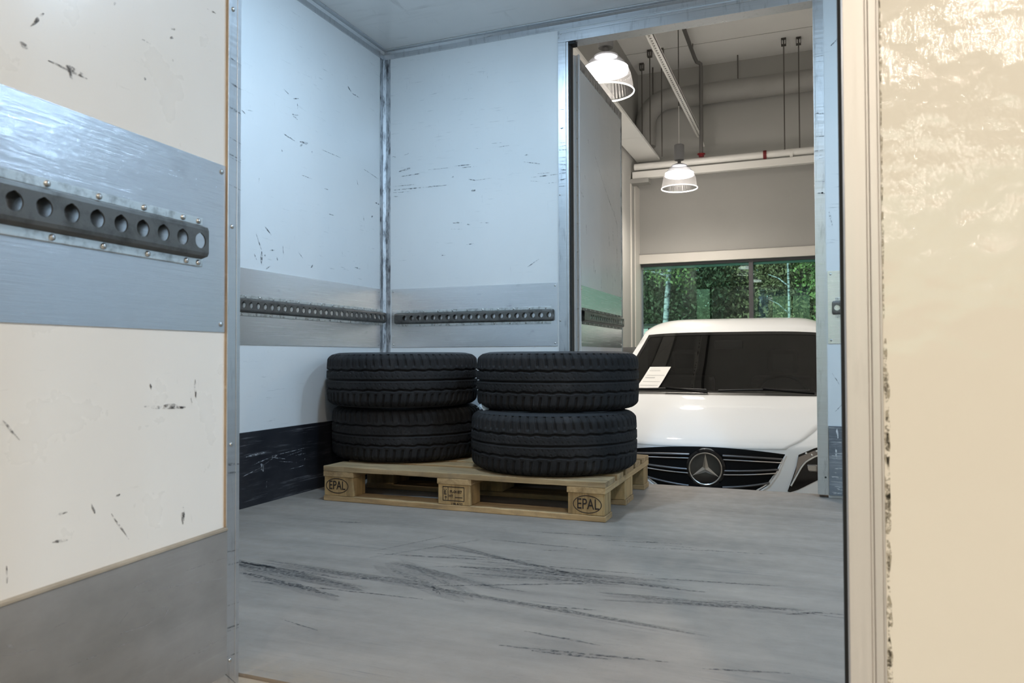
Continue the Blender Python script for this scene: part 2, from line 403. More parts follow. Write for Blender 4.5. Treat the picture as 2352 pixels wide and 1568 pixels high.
# ------------------------------------------------------------------ truck body: the room
XL, YB, ZC, XR, YN = -2.081, 3.395, 2.209, 4.6, 1.10
OL, OR, OT = -1.057, 0.030, 2.105          # far side opening
BACK = [(-2.025, 1.472, -1.711, 1.471, 5), (-2.025, 1.492, -1.89, 1.491, 3), (-1.977, 1.54, -1.866, 1.545, 4), (-1.664, 1.564, -1.575, 1.564, 4), (-1.622, 1.552, -1.538, 1.552, 3), (-1.817, 1.56, -1.692, 1.559, 2), (-1.46, 1.657, -1.406, 1.656, 3), (-1.42, 1.635, -1.362, 1.638, 3), (-1.552, 1.64, -1.511, 1.64, 3), (-1.676, 1.274, -1.625, 1.273, 6), (-1.693, 1.245, -1.622, 1.24, 4), (-1.597, 1.262, -1.576, 1.26, 6), (-1.525, 1.265, -1.475, 1.262, 5), (-1.571, 1.431, -1.548, 1.429, 9), (-1.683, 1.509, -1.669, 1.51, 7), (-1.287, 1.548, -1.197, 1.529, 3), (-1.218, 1.483, -1.154, 1.482, 3), (-1.249, 1.468, -1.112, 1.471, 4), (-1.257, 1.451, -1.205, 1.444, 3), (-1.27, 1.031, -1.211, 1.067, 4), (-1.962, 1.651, -1.93, 1.658, 6), (-2.03, 1.649, -2.004, 1.647, 6), (-1.989, 1.566, -1.92, 1.581, 8), (-1.745, 1.113, -1.717, 1.112, 3), (-1.599, 1.159, -1.558, 1.163, 3), (-1.585, 1.491, -1.548, 1.481, 5), (-1.548, 1.481, -1.461, 1.484, 2), (-1.283, 1.58, -1.265, 1.581, 6), (-1.184, 1.432, -1.12, 1.432, 2), (-2.025, 1.459, -1.92, 1.456, 2), (-2.02, 1.439, -1.994, 1.436, 5)]
LEFT = [(3.06, 1.92, 3.096, 1.896, 7), (3.096, 1.896, 3.166, 1.895, 5), (2.586, 1.744, 2.619, 1.733, 5), (2.648, 1.724, 2.685, 1.736, 4), (2.677, 1.712, 2.677, 1.687, 5), (2.64, 1.652, 2.681, 1.661, 8), (2.648, 1.646, 2.677, 1.641, 7), (2.587, 1.551, 2.657, 1.541, 5), (2.695, 1.546, 2.751, 1.555, 10), (2.696, 1.527, 2.712, 1.539, 8), (2.572, 1.481, 2.576, 1.472, 7), (2.777, 1.524, 2.786, 1.52, 8), (2.708, 1.402, 2.778, 1.401, 4), (2.428, 1.306, 2.433, 1.327, 5), (2.874, 1.377, 2.912, 1.378, 6), (2.85, 1.553, 3.004, 1.552, 3), (3.206, 1.543, 3.251, 1.538, 5), (3.251, 1.538, 3.344, 1.524, 3), (3.309, 1.395, 3.35, 1.392, 6), (3.2, 1.306, 3.204, 1.282, 7), (3.274, 1.313, 3.288, 1.322, 7), (2.907, 1.264, 2.946, 1.265, 3), (2.466, 1.135, 2.508, 1.105, 5), (2.415, 1.096, 2.448, 1.036, 5), (2.448, 1.029, 2.448, 0.973, 11), (2.467, 1.011, 2.472, 1.018, 8), (2.405, 1.013, 2.419, 0.99, 5), (2.539, 1.02, 2.548, 1.003, 6), (2.5, 1.04, 2.531, 1.045, 5), (2.582, 1.07, 2.587, 1.023, 4), (2.775, 0.997, 2.788, 1.012, 7), (3.125, 1.038, 3.173, 1.036, 6), (2.328, 1.574, 2.352, 1.567, 5), (2.352, 1.584, 2.394, 1.59, 3), (2.684, 1.057, 2.718, 1.034, 4), (2.474, 0.959, 2.501, 0.974, 5), (3.14, 1.476, 3.151, 1.451, 4)]
DOOR = [(0.394, 0.99, 0.332, 0.987, 5), (0.367, 0.992, 0.339, 0.991, 9), (0.364, 0.988, 0.355, 0.977, 7), (0.174, 1.126, 0.161, 1.129, 5), (0.174, 1.111, 0.163, 1.117, 5), (0.169, 1.075, 0.166, 1.076, 7), (0.291, 1.113, 0.283, 1.118, 7), (0.087, 1.197, 0.065, 1.199, 4), (0.223, 0.518, 0.134, 0.511, 6), (0.183, 0.518, 0.139, 0.51, 9), (0.112, 0.557, 0.109, 0.521, 6), (0.139, 0.348, 0.138, 0.319, 10), (0.453, 0.516, 0.429, 0.489, 4), (0.284, 0.366, 0.251, 0.321, 4), (0.381, 0.348, 0.357, 0.345, 5), (0.276, 0.39, 0.268, 0.392, 4), (0.319, 0.388, 0.313, 0.372, 6), (0.378, 0.382, 0.358, 0.384, 4), (0.445, 0.334, 0.444, 0.312, 3), (0.42, 1.024, 0.401, 1.05, 6), (0.233, 1.084, 0.215, 1.084, 4), (0.228, 1.026, 0.224, 1.025, 6), (0.435, 0.998, 0.423, 0.995, 9), (0.211, 0.553, 0.209, 0.543, 4), (0.124, 0.536, 0.119, 0.518, 4)]
KICK = [(0.189, 0.183, 0.178, 0.195, 5), (0.232, 0.184, 0.189, 0.192, 3), (0.275, 0.206, 0.242, 0.23, 2), (0.242, 0.24, 0.04, 0.206, 2), (0.216, 0.209, 0.178, 0.198, 3), (0.45, 0.238, 0.438, 0.229, 6), (0.383, 0.237, 0.363, 0.238, 3), (0.275, 0.19, 0.225, 0.185, 3), (0.251, 0.249, 0.217, 0.252, 3), (0.247, 0.248, 0.244, 0.25, 6), (0.142, 0.245, 0.041, 0.241, 2), (0.16, 0.104, 0.04, 0.103, 2), (0.121, 0.103, 0.079, 0.095, 3), (0.455, 0.227, 0.411, 0.219, 2), (0.362, 0.177, 0.25, 0.171, 2)]
FLOORM = [(-1.539, 1.728, -1.392, 1.713, 6), (-1.392, 1.713, -1.15, 1.697, 4), (-1.15, 1.697, -1.051, 1.756, 3), (-1.454, 1.644, -1.087, 1.566, 9), (-0.99, 1.892, -0.688, 1.962, 3), (-0.906, 1.73, -0.543, 1.891, 4), (-0.744, 1.94, -0.494, 1.93, 4), (-0.494, 1.93, -0.248, 1.928, 5), (-0.87, 1.986, -0.399, 2.029, 3), (-1.242, 1.972, -1.118, 2.228, 2), (-0.916, 1.726, -0.863, 1.671, 4), (-1.214, 1.904, -0.999, 2.211, 2)]
rq = random.Random(3)
def struct(mb, name, mat, **k):
    o = mb.build(name, mat, **k); o['kind'] = 'structure'; return o
mb = MB().box(XL-.04, YN+.023, -.03, XR, YB+.075, 0)
strokes(mb, FLOORM + [(x, y, x+rq.uniform(.05, .35), y+rq.uniform(-.03, .05), rq.choice((2, 3, 4))) for x, y in
        [(rq.uniform(-1.6, .0), rq.uniform(1.35, 2.45)) for _ in range(26)]], lambda u, v: V3((u, v, 0)), V3((0, 0, 1)), .0026)
mb.cur = 2
def dust(L, seed):
    r_ = random.Random(seed)
    for u1, v1, u2, v2, w in L:
        for k_ in range(5):
            a, b_ = r_.uniform(-.5, .5)*w, r_.uniform(-.5, .5)*w; N = 16; hw = w*r_.uniform(.10, .28); up = []; dn = []
            du, dv = u2-u1, v2-v1; ln = math.hypot(du, dv); nu, nv = -dv/ln, du/ln
            for i in range(N+1):
                t = i/N; e = math.sin(math.pi*t)**.6*hw*r_.uniform(.7, 1.1); o_ = a+(b_-a)*t
                u, v = u1+du*t+nu*o_, v1+dv*t+nv*o_
                up.append((u+nu*e, v+nv*e, .0003+.00005*k_)); dn.append((u-nu*e, v-nv*e, .0003+.00005*k_))
            mb.grid([up, dn])
dust([(-1.75, 1.72, -1.05, 1.60, .13), (-1.5, 1.75, -.9, 1.72, .06), (-1.15, 1.86, -.75, 1.70, .16), (-.95, 1.95, -.3, 1.95, .10), (-.9, 1.86, -.45, 1.92, .06), (-.95, 1.72, -.2, 1.62, .05), (-1.1, 2.12, -.6, 1.95, .06), (-.5, 1.80, .0, 1.86, .08)], 6)
mb.cur = 0
struct(mb, 'floor', [M['floor'], M['mark_floor'], M['mark_dust']])
struct(MB().box(XL, YN-.03, -.052, XR, YN+.021, -.006), 'trim_1', M['board_edge'])
mb = MB().box(XL-.04, YN-.04, -.03, XL, YB+.04, ZC+.04)
strokes(mb, LEFT, lambda u, v: V3((XL, u, v)), V3((1, 0, 0)))
struct(mb, 'wall_left', [M['panel'], M['mark']])
mb = MB().box(XL-.04, YB, -.03, OL-.05, YB+.04, ZC+.04)
mb.box(OL-.05, YB, OT+.055, XR, YB+.04, ZC+.04); mb.box(OR+.041, YB, -.03, XR, YB+.04, OT+.055)
strokes(mb, BACK+[(.085, 1.20, .098, 1.14, 7), (.09, .52, .12, .47, 4), (.10, .36, .135, .40, 3), (.10, 1.9, .13, 1.93, 5)], lambda u, v: V3((u, YB, v)), V3((0, -1, 0)))
struct(mb, 'wall_back', [M['panel'], M['mark']])
struct(MB().box(XL-.04, YN-.04, ZC, XR, YB+.04, ZC+.04), 'ceiling', M['ceil'])
struct(MB().box(XR, YN-.04, -.03, XR+.04, YB+.04, ZC+.04), 'wall_right', M['panel'])
mb = MB().box(XL-.04, YN-.04, -.03, -1.003, YN, ZC+.04); mb.box(-1.003, YN-.04, 2.115, 1.12, YN, ZC+.04); mb.box(1.12, YN-.04, -.03, XR, YN, ZC+.04)
struct(mb, 'wall_front', M['panel'])
# kick boards
mk = [(2.33+i*.055, .135+rq.uniform(-.02, .05), 2.40+i*.055+rq.uniform(0, .1), .15+rq.uniform(-.02, .05), rq.choice((2, 3, 5))) for i in range(7)]
mk += [(2.44, .163, 2.455, .13, 16), (2.62, .115, 2.72, .118, 3), (2.35, .20, 2.47, .205, 8), (2.50, .185, 2.75, .195, 3), (2.47, .05, 2.475, .09, 4), (2.72, .14, 2.725, .15, 5), (2.66, .13, 2.665, .14, 5)]
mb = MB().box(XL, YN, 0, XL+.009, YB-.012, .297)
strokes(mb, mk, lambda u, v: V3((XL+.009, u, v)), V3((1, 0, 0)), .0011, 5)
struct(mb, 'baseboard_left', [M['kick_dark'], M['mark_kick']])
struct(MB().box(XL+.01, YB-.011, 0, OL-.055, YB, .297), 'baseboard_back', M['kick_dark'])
mb = MB().box(OR+.044, YB-.012, 0.012, XR, YB, .300)
strokes(mb, [(.078, .235, .145, .235, 2), (.078, .178, .14, .177, 3), (.10, .21, .103, .165, 7), (.105, .29, .11, .25, 8)] +
        [(.078+rq.random()*.03, z, .10+rq.random()*.04, z+rq.uniform(-.003, .003), rq.choice((2, 3))) for z in [rq.uniform(.01, .13) for _ in range(16)]],
        lambda u, v: V3((u, YB-.012, v)), V3((0, -1, 0)), .001, 9)
struct(mb, 'baseboard_right', [M['kick_right'], M['mark_light']], bevel=.001)

# aluminium corner and ceiling profiles (structure trims)
def prof(name, mbx, mat='alu', bevel=.0012): return struct(mbx, name, M[mat], bevel=bevel)
mb = MB().box(XL, YB-.004, .0, XL+.041, YB, ZC-.04); mb.box(XL, YB-.040, .0, XL+.004, YB-.004, ZC-.04)
mb.prism([(XL+.004, YB-.004), (XL+.017, YB-.004), (XL+.004, YB-.017)], 'z', 0, ZC-.04)
prof('trim_2', mb, 'alu_dirty')
mb = MB().box(XL, YB-.005, ZC-.041, XR, YB, ZC); mb.box(XL, YB-.038, ZC-.005, XR, YB-.005, ZC-.0005)
mb.prism([(YB-.005, ZC-.005), (YB-.016, ZC-.005), (YB-.005, ZC-.016)], 'x', XL, XR); prof('trim_3', mb)
mb = MB().box(XL, YN, ZC-.041, XL+.005, YB-.006, ZC); mb.box(XL+.005, YN, ZC-.005, XL+.038, YB-.039, ZC-.0005)
mb.prism([(XL+.005, ZC-.005), (XL+.016, ZC-.005), (XL+.005, ZC-.016)], 'y', YN, YB-.006); prof('trim_4', mb)

def rivet(mbx, p, nrm, r=.0045, h=.0025, k=10):
    """domed head"""
    nrm = V3(nrm).normalized(); a = nrm.orthogonal().normalized(); b = nrm.cross(a); p = V3(p)
    vs = []; rings = ((1, 0), (.92, .5), (.6, .9), (.25, 1))
    for q, hh in rings:
        for j in range(k):
            t = 2*math.pi*j/k; vs.append(p+(a*math.cos(t)+b*math.sin(t))*r*q+nrm*h*hh)
    fs = [(i*k+j, i*k+(j+1) % k, (i+1)*k+(j+1) % k, (i+1)*k+j) for i in range(len(rings)-1) for j in range(k)]+[tuple(range((len(rings)-1)*k, len(rings)*k))]
    mbx.add(vs, fs)
def add_rivets(parent, pts, nrm, name='rivet', mat='screw', r=.0045):
    for p in pts:
        q = MB(); rivet(q, (0, 0, 0), nrm, r); o = q.build(name, M[mat], parent, smooth=True); o.location = p

# frame of the far side opening: two jambs and a header
fr = empty('door_frame', (OL, YB, 0)); tag(fr, 'aluminium frame around the far side opening of the load space', 'door frame', kind='structure')
def loc(mbx, name, mat, par, **k):
    o = mbx.build(name, mat, par, **k); return o
fx = lambda x: x-OL
mb = MB().box(-.052, -.006, 0, -.012, .07, OT-.0005); mb.box(-.012, -.003, 0, 0, .07, OT-.0005)
loc(mb, 'jamb', M['alu'], fr, bevel=.0012)
mb = MB().box(fx(OR), -.003, .012, fx(OR)+.008, .07, OT-.0005); mb.box(fx(OR)+.008, -.006, .012, fx(OR)+.032, .07, OT-.0005); mb.box(fx(OR)+.032, -.003, .012, fx(OR)+.041, .07, OT-.0005)
strokes(mb, [(fx(OR)+.0+rq.random()*.01, z, fx(OR)+.041, z+rq.uniform(-.004, .006), rq.choice((2, 3, 5))) for z in (1.86, 1.84, 1.62, 1.52, 1.46, 1.44, 1.425, 1.33, 1.28)], lambda u, v: V3((u, -.0062, v)), V3((0, -1, 0)), .001, 4)
loc(mb, 'jamb', [M['alu'], M['mark']], fr, bevel=.0)
mb = MB().box(-.052, -.006, OT, fx(OR)+.041, .07, OT+.050); mb.box(-.052, -.009, OT+.042, fx(OR)+.041, -.006, OT+.055)
loc(mb, 'header', M['alu'], fr, bevel=.0012)
mb = MB(); strokes(mb, [(-.05+rq.random()*.012, z, -.012, z+rq.uniform(-.004, .008), rq.choice((2, 3, 5, 7))) for z in (1.62, 1.60, 1.585, 1.55, 1.53, 1.515, 1.50, 1.49, 1.47, 1.44, 1.41, 1.69, 1.78)], lambda u, v: V3((u, -.0064, v)), V3((0, -1, 0)), .001, 12)
mb.mi = [0]*len(mb.f)
loc(mb, 'scuff_marks', M['mark'], fr)
loc(MB().box(0, .012, 0, .006, .055, OT), 'rubber_seal', M['dark_slot'], fr)
loc(MB().box(0, .0, OT-.012, .03, .05, OT-.001), 'corner_block', M['dark_slot'], fr)
add_rivets(fr, [(-.047, -.0065, 2.128), (-.036, -.0065, 2.146), (-.044, -.0065, .765), (-.044, -.0065, 1.37)], (0, -1, 0), r=.004)
add_rivets(fr, [(fx(OR)+.030, -.0065, z) for z in (1.28, .085)], (0, -1, 0), mat='dark_slot', r=.004)

# ---------------------------------------------------------------- lashing rails and backing plates
def rail_meshes(L, n, first, pitch=.0416, r=.0125, flx=.013):
    """hat channel along +x, outward +y, centred on z = 0; round key holes punched through the web"""
    ch = MB(); yw, zw, K = .016, .019, 28
    def cell(x0, x1, c):
        ring = []; rect = []; back = []
        for j in range(K):
            t = 2*math.pi*(j+.5)/K; ct, s_ = math.cos(t), math.sin(t)
            rad = r*(1.0+(.10 if abs(t-math.pi/2) < .30 else 0))
            ring.append((c+ct*rad, yw, s_*rad)); back.append((c+ct*rad, yw-.0025, s_*rad))
            hx = (x1-c) if ct > 0 else (c-x0)
            f = min(hx/abs(ct) if abs(ct) > 1e-6 else 9, zw/abs(s_) if abs(s_) > 1e-6 else 9)
            rect.append((c+ct*f, yw, s_*f))
        ch.add(rect+ring+back, [(j, (j+1) % K, K+(j+1) % K, K+j) for j in range(K)]+[(K+j, K+(j+1) % K, 2*K+(j+1) % K, 2*K+j) for j in range(K)])
        # corners left over by the ray projection
        for (cx, cz) in ((x1, zw), (x0, zw), (x0, -zw), (x1, -zw)):
            best = sorted(rect, key=lambda p: (p[0]-cx)**2+(p[2]-cz)**2)
            a = [p for p in rect if abs(p[0]-cx) < 1e-6]; b_ = [p for p in rect if abs(p[2]-cz) < 1e-6]
            if a and b_:
                pa = min(a, key=lambda p: abs(p[2]-cz)); pb = min(b_, key=lambda p: abs(p[0]-cx))
                ch.add([pa, (cx, yw, cz), pb], [(0, 1, 2)])
    cells = [first+i*pitch for i in range(n)]
    x = 0.0
    for c in cells:
        a = c-pitch/2
        if a > x+1e-4: ch.add([(x, yw, -zw), (a, yw, -zw), (a, yw, zw), (x, yw, zw)], [(0, 1, 2, 3)])
        cell(max(a, 0), min(c+pitch/2, L), c); x = c+pitch/2
    if x < L: ch.add([(x, yw, -zw), (L, yw, -zw), (L, yw, zw), (x, yw, zw)], [(0, 1, 2, 3)])
    for sg in (1, -1):
        ch.grid([[(0.0, yw, sg*zw), (L, yw, sg*zw)], [(0.002, yw-.001, sg*.0245), (L-.002, yw-.001, sg*.0245)], [(.004, .004, sg*.0285), (L-.004, .004, sg*.0285)]])
    ch.add([(0, yw, zw), (0, yw, -zw), (.002, yw-.003, -.0245), (.002, yw-.003, .0245)], [(0, 1, 2, 3)])
    fl = MB()
    for sg in (1, -1):
        z0, z1 = sorted((sg*.0285, sg*.0415)); fl.box(flx, 0, z0, L-flx, .004, z1)
    return ch, fl
def make_rail(root, L, n, first, mats=('hat', 'zinc'), name_prefix='', k_screw=None, pitch=.0416, flx=.013):
    ch, fl = rail_meshes(L, n, first, pitch, flx=flx)
    ch.keep = True
    a = ch.build('rail_channel', M[mats[0]], root); f = fl.build('rail_flange', M[mats[1]], root, bevel=.0008)
    return a, f
def screw_row(parent, L, pitch, z, x0, y=.004, r=.0048, step=2):
    x = x0
    while x < L-.015:
        q = MB(); rivet(q, (0, 0, 0), (0, 1, 0), r, .0035); o = q.build('screw', M['screw'], parent, smooth=True); o.location = (x, y, z); x += pitch*step

# left wall (x along -y, outward +x)
def plate(name, loc_, rz, L, z0, z1, label, mat='plate', corner=(True, True), group=None, parent=None):
    o = MB().box(0, 0, z0, L, .0015, z1).build(name, M[mat], parent)
    o.location = loc_; o.rotation_euler = (0, 0, rz)
    if label: tag(o, label, 'metal plate', group)
    cs = []
    if corner[0]: cs += [(.012, .0016, z0+.014), (.012, .0016, z1-.014)]
    if corner[1]: cs += [(L-.012, .0016, z0+.014), (L-.012, .0016, z1-.014)]
    add_rivets(o, cs, (0, 1, 0), 'screw', r=.0048)
    return o
PZ0, PZ1, RZ = .6444, .9492, .797
pl = plate('backing_plate', (XL+.001, YB-.042, 0), -math.pi/2, YB-.042-YN-.05, PZ0, PZ1, 'long brushed aluminium plate on the left wall, its right end at the corner post')
pb = plate('backing_plate', (OL-.060, YB-.001, 0), math.pi, (OL-.060)-(XL+.048), PZ0, PZ1, 'brushed aluminium plate on the back wall between corner post and opening')
pr_ = plate('backing_plate', (XR-.06, YB-.001, 0), math.pi, XR-.06-(OR+.046), PZ0, PZ1, 'aluminium plate right of the far opening, mostly hidden by the door post', corner=(False, True))
def wall_rail(loc_, rz, L, label, mats=('hat', 'zinc'), n=None):
    r = empty('lashing_rail', loc_, rz, label=label, cat='lashing rail', group=None)
    n = n or int((L-.03)/.0416)
    make_rail(r, L, n, .021, mats)
    screw_row(r, L, .0416, .035, .040); screw_row(r, L, .0416, -.035, .060)
    return r
wall_rail((XL+.0028, YB-.008, RZ+.004), -math.pi/2, 1.32, 'long punched steel lashing rail on the left wall, screwed to its aluminium plate')
wall_rail((OL-.078, YB-.0028, RZ-.003), math.pi, .872, 'punched steel lashing rail on the back wall, left of the far opening')
wall_rail((OR+.062+.54, YB-.0028, RZ-.003), math.pi, .54, 'end of a punched lashing rail right of the far opening', n=13)

# ---------------------------------------------------------------- door_1: near left leaf, swung open, inner face seen
HX, HY, HA = -.9651, 1.079, .0778
d1 = empty('door_1', (HX, HY, 0), HA-math.pi/2); tag(d1, 'open left door leaf in the foreground with aluminium edge, plate and lashing rail', 'door', kind='structure')
DW, DH = 1.03, 2.10
mb = MB().box(.034, -.028, .03, DW-.034, -.004, DH-.03)
mb2 = [(a, b, c, d, w) for a, b, c, d, w in DOOR]
strokes(mb, mb2, lambda u, v: V3((u, -.004, v)), V3((0, 1, 0)), .0008, 21)
mb.build('panel', [M['panel_door'], M['mark_warm']], d1)
# edge profiles: hinge side post, bottom rail with mitre, free side, top
mb = MB().prism([(0, 0.0), (.037, .037), (.037, DH-.037), (0, DH)], 'y', -.032, 0)
mb.prism([(.0085, .02), (.0115, .022), (.0115, DH-.022), (.0085, DH-.02)], 'y', 0, .0012)
mb.prism([(.034, .037), (.037, .037), (.037, DH-.037), (.034, DH-.037)], 'y', 0, .002)
e = mb.build('edge_profile', M['alu'], d1, bevel=.0008)
add_rivets(e, [(.024, .0002, z) for z in (.829, 1.224, .438, .055)], (0, 1, 0), r=.0042)
q = MB(); strokes(q, [(.0, z, .036, z+.004, w) for z, w in ((1.13, 3), (1.085, 3), (1.04, 5), (.985, 3), (.955, 4), (.40, 9), (.385, 5), (.245, 3), (.222, 4), (.150, 3), (.11, 4), (.105, 3), (.06, 2), (.90, 3), (.95, 3), (1.26, 4))], lambda u, v: V3((u, .0002, v)), V3((0, 1, 0)), .0007, 33)
q.mi = [0]*len(q.f); q.build('scuff_marks', M['mark'], e)
mb = MB().prism([(0, 0), (DW, 0), (DW-.037, .036), (.037, .036)], 'y', -.032, 0); mb.build('bottom_profile', M['alu'], d1, bevel=.0012)
add_rivets(d1, [(.065, .0002, .018)], (0, 1, 0), r=.005)
MB().prism([(.037, DH-.036), (DW-.037, DH-.036), (DW, DH), (0, DH)], 'y', -.032, 0).build('top_profile', M['alu'], d1, bevel=.0012)
MB().prism([(DW-.037, .036), (DW, 0), (DW, DH), (DW-.037, DH-.036)], 'y', -.032, 0).build('edge_profile', M['alu'], d1, bevel=.0012)
mb = MB().box(.038, -.004, .037, DW-.037, .004, .288)
strokes(mb, KICK, lambda u, v: V3((u, .004, v)), V3((0, 1, 0)), .0006, 8)
mb.build('kick_panel', [M['kick_door'], M['mark_kick']], d1)
MB().box(.038, -.004, .288, DW-.037, .006, .293).build('wood_bead', M['board_dirty'], d1, bevel=.001)
MB().box(.0364, -.004, .293, .0374, .0003, DH-.037).build('seam_strip', M['board_edge'], d1)
p1 = MB().box(.038, -.004, .6381, DW-.04, -.002, .9346).build('backing_plate', M['plate_door'], d1)
add_rivets(p1, [(.050, -.0019, .922), (.050, -.0019, .652)], (0, 1, 0), 'screw', r=.0047)
ra = empty('lashing_rail', (.101, -.002, .7885)); ra.parent = d1
make_rail(ra, .885, 20, .020, flx=.001)
screw_row(ra, .44, .0416, .035, .048, step=2); screw_row(ra, .44, .0416, -.035, .040, step=2)
for xx in (.012,):
    for zz in (.035, -.035):
        q = MB(); rivet(q, (0, 0, 0), (0, 1, 0), .0048, .0035); o = q.build('screw', M['screw'], ra, smooth=True); o.location = (xx, .004, zz)

# ---------------------------------------------------------------- door_2: near right leaf, closed, outer face seen
d2 = empty('door_2', (.045, 1.06, 0)); tag(d2, 'closed right door leaf with glossy cream outer skin and wide edge profile', 'door', kind='structure')
MB().box(.042, -.0, .0, 1.07, .04, 2.11).build('panel', M['gloss_beige'], d2)
mb = MB().box(0, -.007, -.02, .026, .04, 2.112); mb.box(.026, -.0045, -.02, .030, .04, 2.112); mb.box(.030, -.007, -.02, .0395, .02, 2.112); mb.box(.0395, -.003, -.02, .043, .02, 2.112)
mb.build('edge_profile', M['alu_post'], d2, bevel=.0011)
MB().box(-.004, .042, 0, .02, .062, 2.10).build('rubber_seal', M['dark_slot'], d2)
mb = MB(); rr = random.Random(4)
strokes(mb, [(.0455+rr.uniform(0, .0016), z, .0455+rr.uniform(0, .002), z-rr.uniform(.02, .07), rr.choice((4, 6, 7))) for z in [.615-.025*i for i in range(22)]] +
        [(.0445, z, .0446, z-.06, 3) for z in [1.1-.05*i for i in range(9)]], lambda u, v: V3((u, 0, v)), V3((0, -1, 0)), .001, 17)
mb.mi = [0]*len(mb.f); mb.build('stained_sealant', M['sealant'], d2)

# ---------------------------------------------------------------- door_3: far leaf, swung out 90 degrees
d3 = empty('door_3', (-1.050, 3.53, 0), -math.pi/2); tag(d3, 'open far door leaf seen through the opening, with its own plate and rail', 'door', kind='structure')
LW = .93
mb = MB().box(-LW+.02, -.035, .0, -.0, -.003, 2.075)
rr = random.Random(15)
strokes(mb, [(-u, z, -u-rr.uniform(-.02, .03), z-rr.uniform(.02, .08), rr.choice((3, 4, 6))) for u, z in [(rr.uniform(.1, .9), rr.uniform(1.0, 1.25)) for _ in range(14)]] +
        [(-.18, 1.72, -.20, 1.70, 7), (-.30, 1.68, -.5, 1.55, 3), (-.5, 1.55, -.78, 1.40, 4), (-.72, 1.45, -.80, 1.38, 6), (-.05, 1.42, -.10, 1.40, 6), (-.12, 1.52, -.13, 1.50, 7), (-.6, 1.3, -.62, 1.22, 6), (-.7, 1.35, -.71, 1.25, 6), (-.14, 1.28, -.15, 1.22, 9), (-.8, 1.4, -.82, 1.3, 5)],
        lambda u, v: V3((u, -.003, v)), V3((0, 1, 0)), .0012, 22)
mb.build('panel', [M['panel'], M['mark']], d3)
MB().box(-LW, -.04, 0, -LW+.022, 0, 2.085).build('edge_profile', M['alu_dirty'], d3, bevel=.001)
MB().box(-LW+.022, -.04, 2.035, 0, 0, 2.085).build('top_profile', M['alu_dirty'], d3, bevel=.001)
e = MB().box(-.022, -.04, .0, 0, 0.002, 2.085).box(0, -.040, 0, .012, .012, 2.085).box(.012, -.040, 0, .020, -.012, 2.085).box(.012, .004, 0, .020, .012, 2.085).build('edge_profile', M['alu_light'], d3, bevel=.0008)
for z in [1.95-.14*i for i in range(14)]:
    q = MB(); rivet(q, (0, 0, 0), (1, 0, 0), .0035, .002); o = q.build('rivet', M['screw'], e, smooth=True); o.location = (.012, -.003, z)
p3 = MB().box(-LW+.026, -.003, .645, -.026, -.001, .950).build('backing_plate', M['plate'], d3)
add_rivets(p3, [(-.045, -.0009, .93), (-.045, -.0009, .665), (-LW+.04, -.0009, .93), (-LW+.04, -.0009, .665)], (0, 1, 0), 'screw')
ra = empty('lashing_rail', (-LW+.03, -.001, .797)); ra.parent = d3
make_rail(ra, LW-.075, 18, .021, ('hat', 'hat'))
screw_row(ra, LW-.08, .0416, .035, .04); screw_row(ra, LW-.08, .0416, -.035, .06)

# strip lamps on the ceiling of the load space
led0 = empty('ceiling_light', (-1.2, 2.19, ZC)); tag(led0, 'cold white strip lamp on the load space ceiling nearest the left wall', 'ceiling light', 'ceiling lights in the load space')
MB().box(-.09, -.09, -.022, .09, .09, 0).build('housing', M['g_white'], led0, bevel=.004)
MB().lathe([(.0, -.0275), (.06, -.0275), (.07, -.0225)], 28).build('diffuser', M['led'], led0)
ld = bpy.data.lights.new('strip_lamp_light', 'AREA'); ld.shape = 'DISK'; ld.size = .14; ld.energy = LED_W; ld.color = LED_COL
ld.energy = LED_W*.62
lo = bpy.data.objects.new('lamp_light', ld); COL.objects.link(lo); lo.parent = led0; lo.location = (0, 0, -.03)
l2 = bpy.data.lights.new('strip_lamp_side_light', 'POINT'); l2.energy = LED_W*.5; l2.color = LED_COL; l2.shadow_soft_size = .05
lo2 = bpy.data.objects.new('lamp_side_light', l2); COL.objects.link(lo2); lo2.parent = led0; lo2.location = (0, 0, -.09)
for x, t in ((.55, 'second cold white lamp on the load space ceiling, counted from the left wall'), (2.3, 'third cold white lamp on the load space ceiling, counted from the left wall'), (4.05, 'cold white lamp on the load space ceiling nearest the right end')):
    c = copy_tree(led0); c.location = (x, 2.19, ZC); c['label'] = t

# ---------------------------------------------------------------- pallet
pal = empty('pallet', (-.6796, 2.6015, 0), .0073); tag(pal, 'wooden stamped euro pallet on the load floor carrying four tyres', 'pallet')
rp = random.Random(12)
def board(name, b, mat):
    x0, y0, z0, x1, y1, z1 = b
    q = MB(); N = 24 if abs(x1-x0) > .5 else 4
    if name != 'block' and abs(x1-x0) > abs(y1-y0):   # long in x: slightly wavy, chipped long edges
        g = []
        for i in range(N+1):
            x = x0+(x1-x0)*i/N; e = [rp.uniform(-.0022, .0022) for _ in range(4)]
            g.append([(x, y0+e[0], z0+abs(e[1])*.5), (x, y1+e[2], z0+abs(e[1])*.5), (x, y1+e[2], z1-abs(e[3])*.7), (x, y0+e[0], z1-abs(e[1])*.8)])
        k = 4; vs = [p for r in g for p in r]
        q.add(vs, [(i*k+j, i*k+(j+1) % k, (i+1)*k+(j+1) % k, (i+1)*k+j) for i in range(N) for j in range(k)]+[(3, 2, 1, 0), tuple(N*k+j for j in range(k))])
    else: q.box(*b)
    return q.build(name, mat, pal, bevel=.0018)
for i, (y0, w) in enumerate(((0, .145), (.186, .100), (.3275, .145), (.514, .100), (.655, .145))):
    board('top_board', (-1.2, y0, .122, 0, y0+w, .144), M['wood_grey'] if i == 0 else M['wood_x'])
for x0 in (-1.2, -.6725, -.145): board('cross_board', (x0, .0, .100, x0+.145, .8, .122), M['wood_y'])
